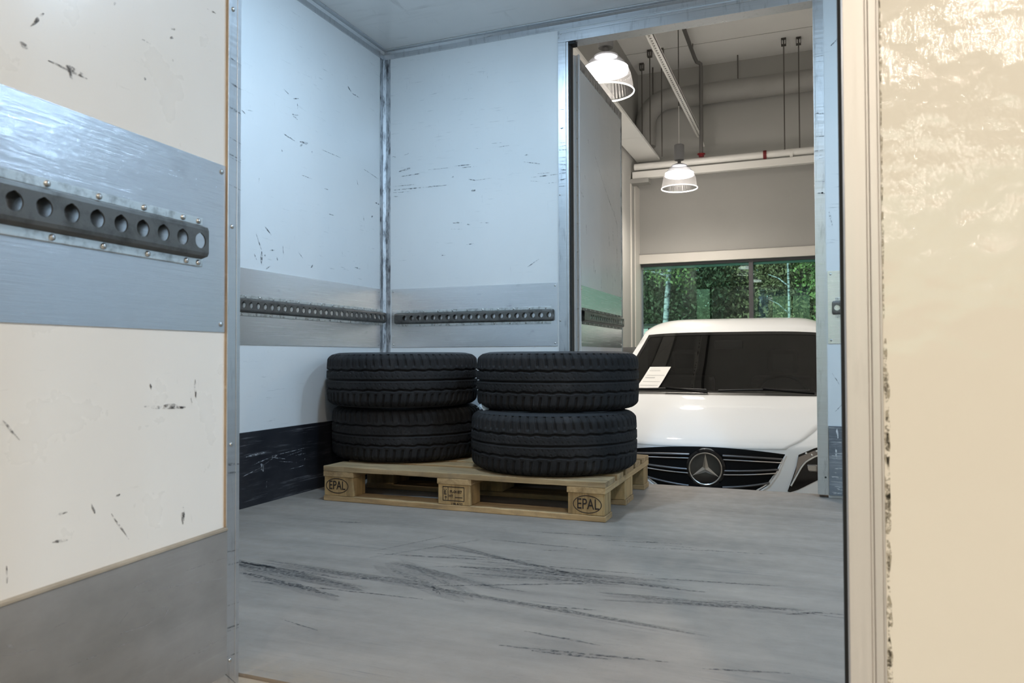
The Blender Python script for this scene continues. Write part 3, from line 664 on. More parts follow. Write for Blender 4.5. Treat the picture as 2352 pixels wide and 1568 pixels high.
for y0, w in ((0, .1), (.3275, .145), (.7, .1)): board('bottom_board', (-1.2, y0, 0, 0, y0+w, .022), M['wood_x'])
blocks = {}
for x0 in (-1.2, -.6725, -.145):
    for y0, w in ((.003, .094), (.3275, .145), (.703, .094)):
        blocks[(x0, y0)] = board('block', (x0+.004, y0, .022, x0+.141, y0+w, .100), M['wood_block'])
def facing(x, z): return Matrix.Translation((x, .0022, z)) @ Matrix.Rotation(R(90), 4, 'X')
def oval(par, cx, cz, a, b_, w, gap=None):
    q = MB(); K = 48
    for sc in (0,):
        o_ = []; i_ = []
        for j in range(K+1):
            t = 2*math.pi*j/K
            o_.append((cx+math.cos(t)*(a+w/2), .0022, cz+math.sin(t)*(b_+w/2))); i_.append((cx+math.cos(t)*(a-w/2), .0022, cz+math.sin(t)*(b_-w/2)))
        q.grid([o_, i_])
    o = q.build('stamp_oval', M['burn_solid'], par)
text_mesh('stamp_lettering', 'EPAL', .050, M['burn_solid'], blocks[(-1.2, .003)], facing(-1.134, .064), sx=.74, off=.0004)
oval(blocks[(-1.2, .003)], -1.134, .0635, .053, .0295, .0034)
text_mesh('stamp_lettering', 'EPAL', .054, M['burn_solid'], blocks[(-.145, .003)], facing(-.066, .060), sx=.72, off=.0003)
oval(blocks[(-.145, .003)], -.068, .0605, .052, .031, .0030)
bm_ = blocks[(-.6725, .003)]
q = MB(); Y = .0022
def rect(x0, z0, x1, z1): q.add([(x0, Y, z0), (x1, Y, z0), (x1, Y, z1), (x0, Y, z1)], [(0, 1, 2, 3)])
bx0, bx1, bz0, bz1 = -.649, -.556, .036, .092
for r_ in ((bx0, bz0, bx1, bz0+.003), (bx0, bz1-.003, bx1, bz1), (bx0, bz0, bx0+.0028, bz1), (bx1-.0028, bz0, bx1, bz1), (bx0+.022, bz0, bx0+.0248, bz1),
           (bx1-.040, .0495, bx1-.008, .0525), (bx0+.013, .041, bx0+.0155, .055), (bx0+.009, .049, bx0+.019, .052)): rect(*r_)
q.build('stamp_frame', M['burn_solid'], bm_)
text_mesh('stamp_lettering', 'PL-04 877', .0155, M['burn_solid'], bm_, facing(-.592, .072), sx=.80, off=.0003)
text_mesh('stamp_lettering', 'HT', .0155, M['burn_solid'], bm_, facing(-.613, .055), sx=.9, off=.0003)
text_mesh('stamp_lettering', 'IPPC', .0155, M['burn_solid'], bm_, Matrix.Translation((-.637, .0022, .071)) @ Matrix.Rotation(R(90), 4, 'X') @ Matrix.Rotation(R(90), 4, 'Z'), sx=.8, off=.0003)
text_mesh('stamp_lettering', '178-9-27', .0155, M['burn_solid'], bm_, facing(-.588, .0235), sx=.86, off=.0003)

# ---------------------------------------------------------------- tyres
TR, TW = .340, .235
def tyre_meshes():
    NT, NZ = 930, 84; hw = .109
    th = np.arange(NT)*2*np.pi/NT; z = np.linspace(-hw, hw, NZ)
    T, Z = np.meshgrid(th, z, indexing='ij')
    a = np.abs(Z)/hw
    r = TR-.0035*(a/.8)**2-np.clip(a-.78, 0, 1)**2*.40
    ns = 62
    for zg, amp, ph, wd in ((-.041, .0018, 0, .0036), (.0, .0003, .6, .0034), (.041, .0018, 1.2, .0036)):
        zc = zg+amp*np.sin(T*31+ph)+amp*.4*np.sin(T*62+ph*2)
        r = r-.0120*np.exp(-((Z-zc)/wd)**4)
    # shoulder slots
    sl = (T*ns/(2*np.pi)+np.sign(Z)*.17+np.abs(Z)*5) % 1
    slot = np.exp(-((sl-.5)/.15)**4)
    env = 1/(1+np.exp(-(np.abs(Z)-.0585)/.0012))
    r = r-.0090*slot*env
    # fine sipes
    s2 = (T*ns*2/(2*np.pi)+.25) % 1
    env2 = ((np.abs(Z) > .050)).astype(float)
    r = r-.0016*np.exp(-((s2-.5)/.09)**4)*env2
    s3 = (T*ns*1.5/(2*np.pi)+Z*26) % 1
    env3 = ((np.abs(Z) > .010) & (np.abs(Z) < .019) | (np.abs(Z) > .030) & (np.abs(Z) < .036)).astype(float)
    r = r-.0022*np.exp(-((s3-.5)/.10)**4)*env3
    rng = np.random.default_rng(2); r = r+rng.normal(0, .00018, r.shape)
    X = r*np.cos(T); Yy = r*np.sin(T)
    P = np.stack([X, Yy, Z], -1).reshape(-1, 3)
    i = np.arange(NT)[:, None]; j = np.arange(NZ-1)[None, :]
    A = i*NZ+j; B = ((i+1) % NT)*NZ+j
    Fc = np.stack([A, B, B+1, A+1], -1).reshape(-1, 4)
    me = bpy.data.meshes.new('tread'); me.from_pydata(P.tolist(), [], Fc.tolist()); me.materials.append(M['rubber'])
    me.polygons.foreach_set('use_smooth', [True]*len(me.polygons)); me.update()
    re = float(TR-.0035*(1/.8)**2-.22**2*.40)
    side = MB()
    side.lathe([(re-.004, hw-.001), (re+.0, hw), (re-.012, .1125), (re-.03, .1165), (re-.05, .1175), (.262, .1165), (.258, .1175), (.25, .116), (.235, .110), (.222, .103), (.213, .098), (.209, .090), (.214, .075), (.24, .078), (.28, .09), (.30, .088)], 140)
    return me, side
tread_me, side = tyre_meshes()
def tyre(loc_, rz, label):
    r = empty('tyre', loc_, rz, label=label, cat='tyre', group='used van tyres stacked on the pallet')
    return r
ty0 = tyre((-1.724, 2.979, .144+TW*1.5), .3, 'upper tyre of the left stack, nearest the left wall')
o = bpy.data.objects.new('tread', tread_me); COL.objects.link(o); o.parent = ty0
s1 = side.build('sidewall', M['rubber_side'], ty0, smooth=True)
s2 = bpy.data.objects.new('sidewall', s1.data); COL.objects.link(s2); s2.parent = ty0; s2.rotation_euler = (math.pi, 0, 0)
for l_, rz, t in (((-1.735, 3.035, .144+TW*.5), 2.1, 'bottom tyre of the left stack, standing on the pallet beside the dark kick board'),
                  ((-.987, 2.991, .144+TW*1.5), 4.4, 'upper tyre of the right stack, in front of the white van'),
                  ((-.982, 2.925, .144+TW*.5), 1.2, 'dusty bottom tyre of the right stack, foremost of the four')):
    c = copy_tree(ty0); c.location = l_; c.rotation_euler = (0, 0, rz); c['label'] = t
# crumpled tag wedged between the stacks
q = MB(); A = V3((-1.245, 2.775, .385))
g = []
for i in range(7):
    t = i/6; g.append([A+V3((-.018+.052*t, -.01*t, .010*math.sin(t*5)-.004*i/2)), A+V3((-.016+.050*t, .012, .022*math.sin(t*3.2)+.002))])
q.grid(g); tg = q.build('paper_tag', M['tag'], solid=.0006); tag(tg, 'small crumpled grey paper tag wedged between the two tyre stacks', 'tag')

# ------------------------------------------------------------------ workshop hall around the truck
GX0, GX1, GY0, GY1, GC = -2.23, 8.0, -11.0, 10.5, 4.62
struct(MB().box(-7.0, GY0, GZ-.1, GX1, GY1, GZ), 'floor_workshop', M['g_floor'])
struct(MB().box(-7.0, GY0, GC, GX1, GY1+.2, GC+.1), 'ceiling_workshop', M['g_ceil'])
struct(MB().box(-7.0, 9.737, GC-.003, GX1, 9.743, GC), 'trim_5', M['g_duct'])
struct(MB().box(-7.0, 6.0, GC-.003, GX1, 6.006, GC), 'trim_6', M['g_duct'])
struct(MB().box(GX0-.2, 5.0, GZ, GX0, GY1+.2, GC), 'wall_side', M['g_wall'])
struct(MB().box(-7.2, 4.8, GZ, GX0, 5.0, GC), 'wall_partition', M['g_wall'])
struct(MB().box(-7.2, GY0, GZ, -7.0, 4.8, GC), 'wall_west', M['g_wall'])
struct(MB().box(GX1, GY0, GZ, GX1+.2, GY1+.2, GC), 'wall_east', M['g_wall'])
# wall behind the camera with an added window band
WX0, WX1, WZ0, WZ1 = -2.215, 3.6, -.35, 1.905
mb = MB().box(GX0, GY1, WZ1, GX1, GY1+.2, GC); mb.box(GX0, GY1, GZ, GX1, GY1+.2, WZ0); mb.box(WX1, GY1, WZ0, GX1, GY1+.2, WZ1); mb.box(GX0, GY1, WZ0, WX0, GY1+.2, WZ1)
struct(mb, 'wall_far', M['g_wall'])
mb = MB().box(-7.0, GY0-.2, GZ, GX1, GY0, 1.4); mb.box(-7.0, GY0-.2, 3.5, GX1, GY0, GC); mb.box(-7, GY0-.2, 1.4, -5, GY0, 3.5); mb.box(6, GY0-.2, 1.4, GX1, GY0, 3.5)
struct(mb, 'wall_rear', M['g_wall'])
w2 = empty('added_window', (-5, GY0-.1, 1.4)); tag(w2, kind='structure')  # unseen rear windows, added to let daylight in behind the camera
mb = MB()
for i in range(6): mb.box(i*2.18, -.03, 0, i*2.18+.06, .03, 2.1)
mb.box(0, -.03, 0, 11, .03, .06); mb.box(0, -.03, 2.04, 11, .03, 2.1); mb.build('frame', M['frame_dark'], w2)
MB().box(0, -.004, .06, 11, .004, 2.04).build('pane', M['glass'], w2)
struct(MB().box(WX0-.03, GY1-.035, WZ1, GX1, GY1, 2.035), 'trim_7', M['g_trim'])
struct(MB().box(WX0-.03, GY1-.045, 2.035, GX1, GY1, 2.048), 'trim_8', M['g_duct'])
mb = MB().box(GX0, GY1-.30, GZ, GX0+.012, GY1, 2.98); mb.box(GX0, GY1-.55, GZ, GX0+.012, GY1-.5, 2.98)
struct(mb, 'trim_9', M['g_trim'])
w1 = empty('window_1', (WX0, GY1+.08, WZ0)); tag(w1, kind='structure')
h_ = WZ1-WZ0; mb = MB()
mb.box(0, -.03, h_-.035, WX1-WX0, .03, h_); mb.box(0, -.03, 0, WX1-WX0, .03, .05)
mb.build('frame', M['frame_dark'], w1)
for x in (1.47, 2.95, 4.4): MB().box(x, -.035, .0, x+.058, .035, h_-.0).build('mullion', M['frame_dark'], w1, bevel=.004)
MB().box(.0, .034, h_-.066, WX1-WX0, .05, h_-.036).build('outer_top_strip', M['g_white'], w1)  # white strip outside along the top of the panes
xs = [0, 1.47, 2.95, 4.4, WX1-WX0]
for a, b_ in zip(xs[:-1], xs[1:]): MB().box(a+.03, -.006, .05, b_, .006, h_-.035).build('pane', M['glass'], w1)

# white water pipe and cable duct along the far wall
pp = empty('water_pipe', (GX0+.05, 10.0, 3.157)); tag(pp, 'long white horizontal pipe below the ceiling along the far wall', 'pipe')
MB().tube([(0, 0, .012), (9.5, 0, .005)], .043, 16).build('pipe_body', M['g_white'], pp, smooth=True)
MB().tube([(1.985, 0, .0), (2.02, 0, .0)], .052, 12).build('pipe_clamp', M['g_white'], pp, smooth=True)
for x, z, h in ((-.494-GX0-.05, .0, .055),):
    MB().tube([(x-.02, 0, z+.01), (x+.02, 0, z+.01)], .056, 12).build('red_coupling', M['red'], pp, smooth=True)
cd = MB().box(GX0+.02, 9.985, 3.010, GX1-.1, 10.07, 3.104).build('cable_duct', M['g_white'], bevel=.006)
tag(cd, 'white rectangular cable duct directly below the long white pipe', 'cable duct')
struct(MB().box(GX0, 9.94, 2.94, -1.98, 10.12, 3.0), 'trim_10', M['g_duct'])
gp = empty('sprinkler_pipe', (-1.335, 7.4, 4.5)); tag(gp, 'thin grey sprinkler pipe dropping from the ceiling to the white pipe', 'pipe')
def arc(c, r, a0, a1, pl, n=7):
    o = []
    for i in range(n):
        t = a0+(a1-a0)*i/(n-1); u, v = math.cos(t)*r, math.sin(t)*r
        o.append((c[0]+u, c[1], c[2]+v) if pl == 'xz' else (c[0], c[1]+u, c[2]+v) if pl == 'yz' else (c[0]+u, c[1]+v, c[2])); 
    return o
MB().tube([(0, 0, 0), (-.012, 2.36, 0), (-.008, 2.44, -.012), (.01, 2.50, -.05), (.035, 2.52, -.055), (.055, 2.53, -.07), (.060, 2.535, -.11), (.050, 2.57, -1.24)], .024, 12).build('pipe_body', M['g_pipe'], gp, smooth=True)
MB().tube([(.050, 2.57, -1.24), (.050, 2.57, -1.285)], .035, 12).build('red_valve', M['red'], gp, smooth=True).data.materials[0] = M['red']
MB().tube([(.050, 2.57, -1.245), (.050, 2.57, -1.258)], .052, 12).build('red_flange', M['red'], gp, smooth=True)
MB().tube([(-.012, 2.3, .12), (-.012, 2.3, 0)], .006, 6).build('pipe_hook', M['g_rod'], gp)
# ventilation duct with an elbow
vd = empty('ventilation_duct', (-2.085, 10.3, 4.155)); tag(vd, 'round painted ventilation duct with an elbow near the far wall', 'duct')
MB().tube([(0, 0, -.64), (0, 0, -.34)]+[(.34-.34*math.cos(t), 0, -.34+.34*math.sin(t)) for t in [math.pi/2*i/10 for i in range(1, 11)]]+[(9.5, 0, 0)], .138, 28).build('duct_body', M['g_duct'], vd, smooth=True)
# suspended white ceiling panel
rp_ = empty('radiant_panel', (-2.20, 5.6, 3.30)); tag(rp_, 'long white radiant heating panel hung along the left wall', 'heating panel')
for i in range(4): MB().box(0, i*1.165, 0, .32, i*1.165+1.160, .035).build('panel', M['g_white'], rp_, bevel=.003)
MB().box(.05, 4.66, .005, .30, 4.70, .03).build('end_bracket', M['g_duct'], rp_, bevel=.003)
# perforated cable tray
ct = empty('cable_tray', (-1.36, 5.0, 3.6)); tag(ct, 'long white perforated cable tray running towards the far wall', 'cable tray')
mb = MB().box(-.036, 0, 0, -.012, 5.4, .012); mb.box(.010, 0, 0, .036, 5.4, .012); mb.box(-.036, 0, 0, -.034, 5.4, .035); mb.box(.034, 0, 0, .036, 5.4, .035)
mb.box(-.012, 0, .009, .010, 5.4, .012)
mb.cur = 1
for i in range(88): mb.box(-.008, .03+i*.061, .0075, .005, .03+i*.061+.026, .0092)
mb.build('tray_body', [M['g_white'], M['g_rod']], ct)
MB().tube([(.02, 5.3, .0), (.05, 5.44, -.12)], .012, 8).build('cable_end', M['g_white'], ct)
# hanger rods
def rod(x, y, z0, z1, label, clamp=True, r=.0075):
    e = empty('hanger_rod', (x, y, z1), label=label, cat='hanger rod', group='steel hanger rods under the workshop ceiling')
    MB().tube([(0, 0, 0), (0, 0, z0-z1)], r, 8).build('rod', M['g_rod'], e)
    if clamp: MB().box(-.03, -.03, -.006, .03, .03, 0).box(-.03, -.03, -.085, -.022, .03, 0).box(.022, -.03, -.085, .03, .03, 0).box(-.03, -.03, -.09, .03, .03, -.080).build('clamp', M['g_rod'], e)
rod(-.079, 10.02, 3.20, GC, 'rightmost hanger rod, from ceiling bracket down to the long white pipe')
rod(-.255, 9.98, 3.20, GC, 'hanger rod second from the right, ending in a pipe clamp')
rod(-2.093, 10.105, 3.34, GC, 'leftmost hanger rod behind the curved duct, above the white radiant panel')
rod(-1.903, 9.70, 3.34, GC, 'second hanger rod from the left, above the white radiant panel')
rod(-1.752, 9.712, 3.20, GC, 'hanger rod beside the cable tray, just right of the radiant panel corner', clamp=True)
rod(-.841, 10.3, 4.28, GC, 'short hanger rod holding the straight run of the round duct', clamp=False)
rod(-1.98, 10.3, 4.22, GC, 'short hanger rod holding the duct elbow', clamp=False, r=.01)
sb = empty('ceiling_bracket', (-.35, 8.97, GC)); tag(sb, 'small ceiling bracket with a black sensor above the pipes', 'bracket')
MB().box(0, -.01, -.05, .15, .01, 0).build('plate', M['g_duct'], sb); MB().box(.10, -.03, -.075, .15, .01, -.045).build('sensor', M['black_mat'], sb)

# bell lamps
def make_lamp(loc_):
    L = empty('bell_lamp', loc_, group='bell lamps hanging in the workshop'); tag(L, cat='pendant lamp')
    prof = [(.213, 0.0), (.206, .02), (.200, .07), (.186, .14), (.160, .20), (.120, .25), (.085, .275)]
    q = MB(); K = 96; vs = []
    for pr2 in prof:
        for j in range(K):
            t = 2*math.pi*j/K; rr_ = pr2[0]*(1+(.008 if j % 2 else 0)); vs.append((rr_*math.cos(t), rr_*math.sin(t), pr2[1]))
    q.add(vs, [(i*K+j, i*K+(j+1) % K, (i+1)*K+(j+1) % K, (i+1)*K+j) for i in range(len(prof)-1) for j in range(K)])
    q.build('bell_shade', M['bell'], L)
    MB().lathe([(.209, 0), (.215, .002), (.217, .008), (.213, .013), (.207, .009)], 64, closed=True).build('shade_rim', M['lamp_rim'], L, smooth=True)
    MB().lathe([(0, .150), (.150, .150), (.168, .156), (.168, .190), (.12, .20)], 40).build('diffuser', M['lamp_core'], L, smooth=True)
    MB().lathe([(.088, .272), (.092, .282), (.05, .300), (0, .302)], 40).build('top_collar', M['lamp_grey'], L, smooth=True)
    MB().tube([(0, 0, .30), (0, 0, .36)], .02, 12).build('neck', M['lamp_grey'], L)
    MB().lathe([(0, .345), (.056, .345), (.058, .352), (.058, .525), (.052, .532), (0, .532)], 32).build('housing', M['lamp_grey'], L, smooth=True)
    MB().tube([(0, 0, .53), (.0, 0, 1.0)], .004, 6).build('cord', M['g_white'], L)
    MB().tube([(0, 0, 1.0), (.0, 0, 2.02)], .0065, 6).build('suspension_rod', M['g_rod'], L)
    for kd, f in (('SPOT', .72), ('POINT', .28)):
        d = bpy.data.lights.new('bell_lamp_light', kd); d.energy = BELL_W*f; d.color = BELL_COL; d.shadow_soft_size = .10
        if kd == 'SPOT': d.spot_size = R(168); d.spot_blend = .55
        o = bpy.data.objects.new('lamp_light', d); COL.objects.link(o); o.parent = L; o.location = (0, 0, .10)
    return L
lamp0 = make_lamp((-1.414, 5.5, 2.60)); lamp0['label'] = 'nearer lit bell lamp, partly hidden behind the open far door leaf'
names = {(-1.42, 9.0): 'farther lit bell lamp hanging above the white van', (-1.42, 2.0): 'lit bell lamp above the truck roof', (-1.42, -1.5): 'lit bell lamp above and behind the camera, left row',
         (-1.42, -5.0): 'second last lit bell lamp of the left row', (-1.42, -8.5): 'lit bell lamp at the rear end of the left row', (2.9, 9.0): 'lit bell lamp at the far end of the right row', (2.9, 5.5): 'second lit bell lamp from the far end of the right row',
         (1.05, -1.0): 'unseen bell lamp added to light the closed truck door leaf', (1.05, -3.1): 'second lit bell lamp of the middle row behind the camera', (1.05, -7.8): 'lit bell lamp at the rear end of the middle row',
         (3.8, -1.0): 'unseen front bell lamp of the right row, added to light the near door', (3.8, -5.0): 'unseen rear bell lamp of the right row, added to brighten the near side'}  # lamps by the closed leaf and in this row are added for brightness
for (x, y), t in names.items():
    c = copy_tree(lamp0); c.location = (x, y, 2.60); c['label'] = t
    if y < 0:
        for ch in c.children:
            if ch.type == 'LIGHT': ch.data = ch.data.copy(); ch.data.energy *= (2.5 if y < -7 and x > 0 else 1.5)

# ------------------------------------------------------------------ white van
van = empty('van', (-.562, 4.42, GZ), .017); tag(van, 'white van facing the truck with black slatted grille and round star emblem', 'van')
TAB = np.array([
 (.10, .22, .78, .40, 0), (.02, .40, .86, .42, 0), (.0, .58, .90, .43, 0), (.01, .74, .925, .44, 0), (.03, .90, .935, .45, 0), (.055, 1.005, .93, .46, .0),
 (.10, 1.045, .925, .44, .01), (.30, 1.125, .915, .28, .03), (.62, 1.215, .90, .14, .03), (.92, 1.270, .87, .06, .0), (.98, 1.272, .84, .08, .0), (1.40, 1.50, .78, .12, .01),
 (1.85, 1.755, .72, .14, .02), (1.97, 1.805, .735, .12, .05), (2.3, 1.865, .755, .06, .09), (3.2, 1.90, .77, .02, .11), (4.9, 1.885, .77, .0, .11), (5.12, 1.80, .75, 0, .11)])
def pch(v):
    v = min(max(v, 0), len(TAB)-1-1e-9); i = int(v); t = v-i
    d = np.diff(TAB, axis=0)
    def m(k):
        if k == 0: return d[0]
        if k == len(TAB)-1: return d[-1]
        a, b_ = d[k-1], d[k]; s_ = a*b_; den = np.where(s_ > 0, a+b_, 1)
        return np.where(s_ > 0, 2*s_/den, 0)
    p0, p1, m0, m1 = TAB[i], TAB[i+1], m(i), m(i+1)
    return (2*t**3-3*t**2+1)*p0+(t**3-2*t**2+t)*m0+(-2*t**3+3*t**2)*p1+(t**3-t**2)*m1
def qe(v): return 3+5*min(1, max(0, (v-11.5)/1.2))
def S(s, v, off=0):
    q = pch(v); p = 2.6
    P = V3((q[2]*s, q[0]+q[3]*abs(s)**p, q[1]-q[4]*abs(s)**qe(v)))
    if off:
        e = 1e-3
        def raw(a, b_):
            k = pch(b_); return V3((k[2]*a, k[0]+k[3]*abs(a)**p, k[1]-k[4]*abs(a)**qe(b_)))
        n_ = (raw(s+e, v)-raw(s-e, v)).cross(raw(s, min(v+e, 17))-raw(s, max(v-e, 0))).normalized()
        P += n_*off*(1 if n_.z > 0 or n_.y < 0 else -1)
    return P
_vs = np.linspace(0, 6, 240); _zs = np.array([pch(v)[1] for v in _vs])
def yfront(x, z):
    q = pch(float(np.interp(z, _zs, _vs))); return q[0]+q[3]*abs(x/q[2])**2.6
body = MB(); body.keep = False
ss = [i/20-1 for i in range(41)]
gl_ = .90
ss = sorted(set([round(x, 4) for x in ss]+[-gl_, gl_]))
vv = [i*.2 for i in range(86)]
idx = {}
vs_ = []
for i, v in enumerate(vv):
    for j, s in enumerate(ss): idx[(i, j)] = len(vs_); vs_.append(S(s, v))
fs_ = []
for i in range(len(vv)-1):
    for j in range(len(ss)-1):
        vm, sm = (vv[i]+vv[i+1])/2, (ss[j]+ss[j+1])/2
        if 10.2 < vm < 11.8 and abs(sm) < gl_: continue
        fs_.append((idx[(i, j)], idx[(i+1, j)], idx[(i+1, j+1)], idx[(i, j+1)]))
body.add(vs_, fs_)
for sg in (-1, 1):
    G = []
    first = [S(sg, 5-5*k/14) for k in range(15)]; G.append(first)
    for v in [5+.3*i for i in range(1, 41)]:
        v = min(v, 17); E_ = S(sg, v); row = []
        for k in range(15):
            z = E_.z+(.24-E_.z)*k/14; w = abs(E_.x)
            if z > 1.0: f = ((E_.z-z)/max(.01, E_.z-1.0))**.75; x = w+(.955-w)*f
            else: x = .955-.05*((1.0-z)/.76)**2
            row.append((sg*x, E_.y, z))
        G.append(row)
    body.grid(G)
body.add([S(s, 17) for s in (-1, -.5, 0, .5, 1)]+[(.955, 5.12, 1.0), (.905, 5.12, .24), (-.905, 5.12, .24), (-.955, 5.12, 1.0)], [tuple(range(9))])
body.build('body', M['paint'], van, smooth='weld')
# bonnet as its own skin
def se(v): return float(np.interp(v, [5, 5.5, 6, 7, 8, 9], [.47, .50, .55, .68, .82, .90]))
q = MB(); rows = [5.02+3.93*i/26 for i in range(27)]
q.grid([[S(se(v)*(-1+2*j/28), v, .004) for j in range(29)] for v in rows]); q.build('bonnet', M['paint'], van, smooth=True, solid=-.012)
# windscreen, black border, cowl
rows = [10.2+1.6*i/14 for i in range(15)]
q = MB(); q.grid([[S(gl_*(-1+2*j/24), v, .001) for j in range(25)] for v in rows]); ws = q.build('windscreen', M['windscreen'], van, smooth=True)
q = MB()
for a, b_, s0, s1 in ((10.12, 10.24, -.93, .93), (11.74, 11.86, -.92, .92), (10.12, 11.86, -.93, -.895), (10.12, 11.86, .895, .93)):
    q.grid([[S(s0+(s1-s0)*j/20, a+(b_-a)*i/14, .003) for j in range(21)] for i in range(15)])
q.add([S(s_, v_, -.004) for s_, v_ in ((-.10, 11.8), (.10, 11.8), (.075, 11.62), (-.075, 11.62))], [(0, 1, 2, 3)])
q.build('screen_border', M['black_gloss'], van, smooth=True)
q = MB(); q.grid([[S(-.93+1.86*j/20, 9.03+1.12*i/6, .004+.006*math.sin(math.pi*i/6)) for j in range(21)] for i in range(7)]); q.build('cowl_panel', M['black_mat'], van, smooth=True)
for s0, s1 in ((-.80, -.12), (-.02, .70)):
    wp = MB().tube([S(s0+(s1-s0)*i/10, 10.14+.05*math.sin(i/10*math.pi)+.03*i/10, .022) for i in range(11)], .007, 8).build('wiper_blade', M['black_mat'], van, smooth=True)
    MB().tube([S(s1+.02, 9.7, .02), S((s0+s1)/2+.15, 9.98, .034), S((s0+s1)/2, 10.17, .036)], .009, 8).build('wiper_arm', M['black_gloss'], wp)
# interior seen through the screen
q = MB().box(-.74, 1.12, 1.0, .74, 1.55, 1.225); q.box(.22, 1.5, 1.18, .60, 1.62, 1.27); q.build('dashboard', M['black_mat'], van, bevel=.03)
tor = []
for i in range(40):
    t = 2*math.pi*i/39; tor.append((.40+.19*math.cos(t), 1.66+.19*math.sin(t)*.45, 1.22+.19*math.sin(t)*.89))
MB().tube(tor, .014, 8, caps=False).build('steering_wheel', M['black_gloss'], van, smooth=True)
for x in (-.40, .40):
    q = MB().box(x-.25, 2.05, .75, x+.25, 2.20, 1.38); q.box(x-.12, 2.08, 1.40, x+.12, 2.18, 1.60); q.box(x-.25, 1.6, .6, x+.25, 2.2, .8)
    q.build('seat', M['seat'], van, bevel=.04)
MB().box(-.74, 2.26, .3, .74, 2.30, 1.80).build('bulkhead', M['seat'], van)
q = MB(); q.grid([[S(-.97+1.94*j/16, 11.9+2.4*i/8, -.03) for j in range(17)] for i in range(9)]); q.build('headliner', M['seat'], van)
q = MB().box(-.11, 1.72, 1.60, .11, 1.745, 1.67); q.build('rear_view_mirror', M['black_mat'], van, bevel=.012)
MB().box(-.75, .95, .30, .75, 2.3, .34).build('cab_floor', M['seat'], van)
# grille
ZBX = ([0, .15, .22, .274, .345, .392, .416, .432], [.726, .732, .742, .763, .812, .881, .939, .980])
zb_ = lambda x: float(np.interp(abs(x), *ZBX)); zt_ = lambda x: 1.014-.17*x*x
q = MB(); cols = [-.432+.864*i/60 for i in range(61)]
q.grid([[(x, yfront(x, zb_(x)+(zt_(x)-zb_(x))*k/14)-.006, zb_(x)+(zt_(x)-zb_(x))*k/14) for k in range(15)] for x in cols])
gr = q.build('grille', M['grille_black'], van, smooth=True)
def front_tube(f, x0, x1, r, off, n=40):
    return [(x0+(x1-x0)*i/n, yfront(x0+(x1-x0)*i/n, f(x0+(x1-x0)*i/n))-off, f(x0+(x1-x0)*i/n)) for i in range(n+1)]
for z0, c_, r, mt in ((.970, -.08, .0065, 'satin'), (.948, -.06, .0042, 'chrome'), (.884, .10, .0065, 'satin'), (.862, .12, .0042, 'chrome'), (.790, .30, .0065, 'satin')):
    f = lambda x: z0+c_*x*x
    xe = max(x for x in [i*.004 for i in range(108)] if zb_(x)+.008 < f(x) < zt_(x)-.004)
    for a, b_ in ((.095, xe), (-.095, -xe)): MB().tube(front_tube(f, a, b_, r, .016), r, 8).build('slat', M[mt], gr, smooth=True)
f = lambda x: zb_(x)+.014
MB().tube(front_tube(f, -.418, .418, .005, .010, 70), .0050, 8).build('chrome_strip', M['chrome'], gr, smooth=True)
f = lambda x: zb_(x)-.004
MB().tube(front_tube(f, -.436, .436, .005, .004, 70), .0065, 8).build('grille_surround', M['paint'], gr, smooth=True)
# round emblem
em = empty('star_emblem', (0, yfront(0, .893)-.022, .893)); em.parent = van
q = MB(); K = 48
def lathey(prof, k=48, c=(0, 0, 0)):
    g = MB(); vs = [(r*math.cos(2*math.pi*j/k), y, r*math.sin(2*math.pi*j/k)) for r, y in prof for j in range(k)]
    g.add(vs, [(i*k+j, i*k+(j+1) % k, (i+1)*k+(j+1) % k, (i+1)*k+j) for i in range(len(prof)-1) for j in range(k)]); return g
lathey([(.116, .03), (.112, .005), (.100, -.004), (.094, -.002), (.085, .0), (.03, .0), (.0001, .0)]).build('emblem_base', M['black_gloss'], em, smooth=True)
lathey([(.0955, -.001), (.0945, -.006), (.091, -.009), (.087, -.007), (.0855, -.001)]).build('emblem_ring', M['star_chrome'], em, smooth=True)
q = MB(); ctr = (0, -.016, 0)
for k in range(3):
    a = math.pi/2+k*2*math.pi/3
    tip = (.087*math.cos(a), -.006, .087*math.sin(a)); tb = (tip[0], -.001, tip[2])
    nb = [(.0195*math.cos(a+d), -.001, .0195*math.sin(a+d)) for d in (-math.pi/3, math.pi/3)]
    q.add([ctr, tip, nb[0], nb[1], tb], [(0, 2, 1), (0, 1, 3), (1, 2, 4), (1, 4, 3)])
q.build('emblem_star', M['star_chrome'], em)
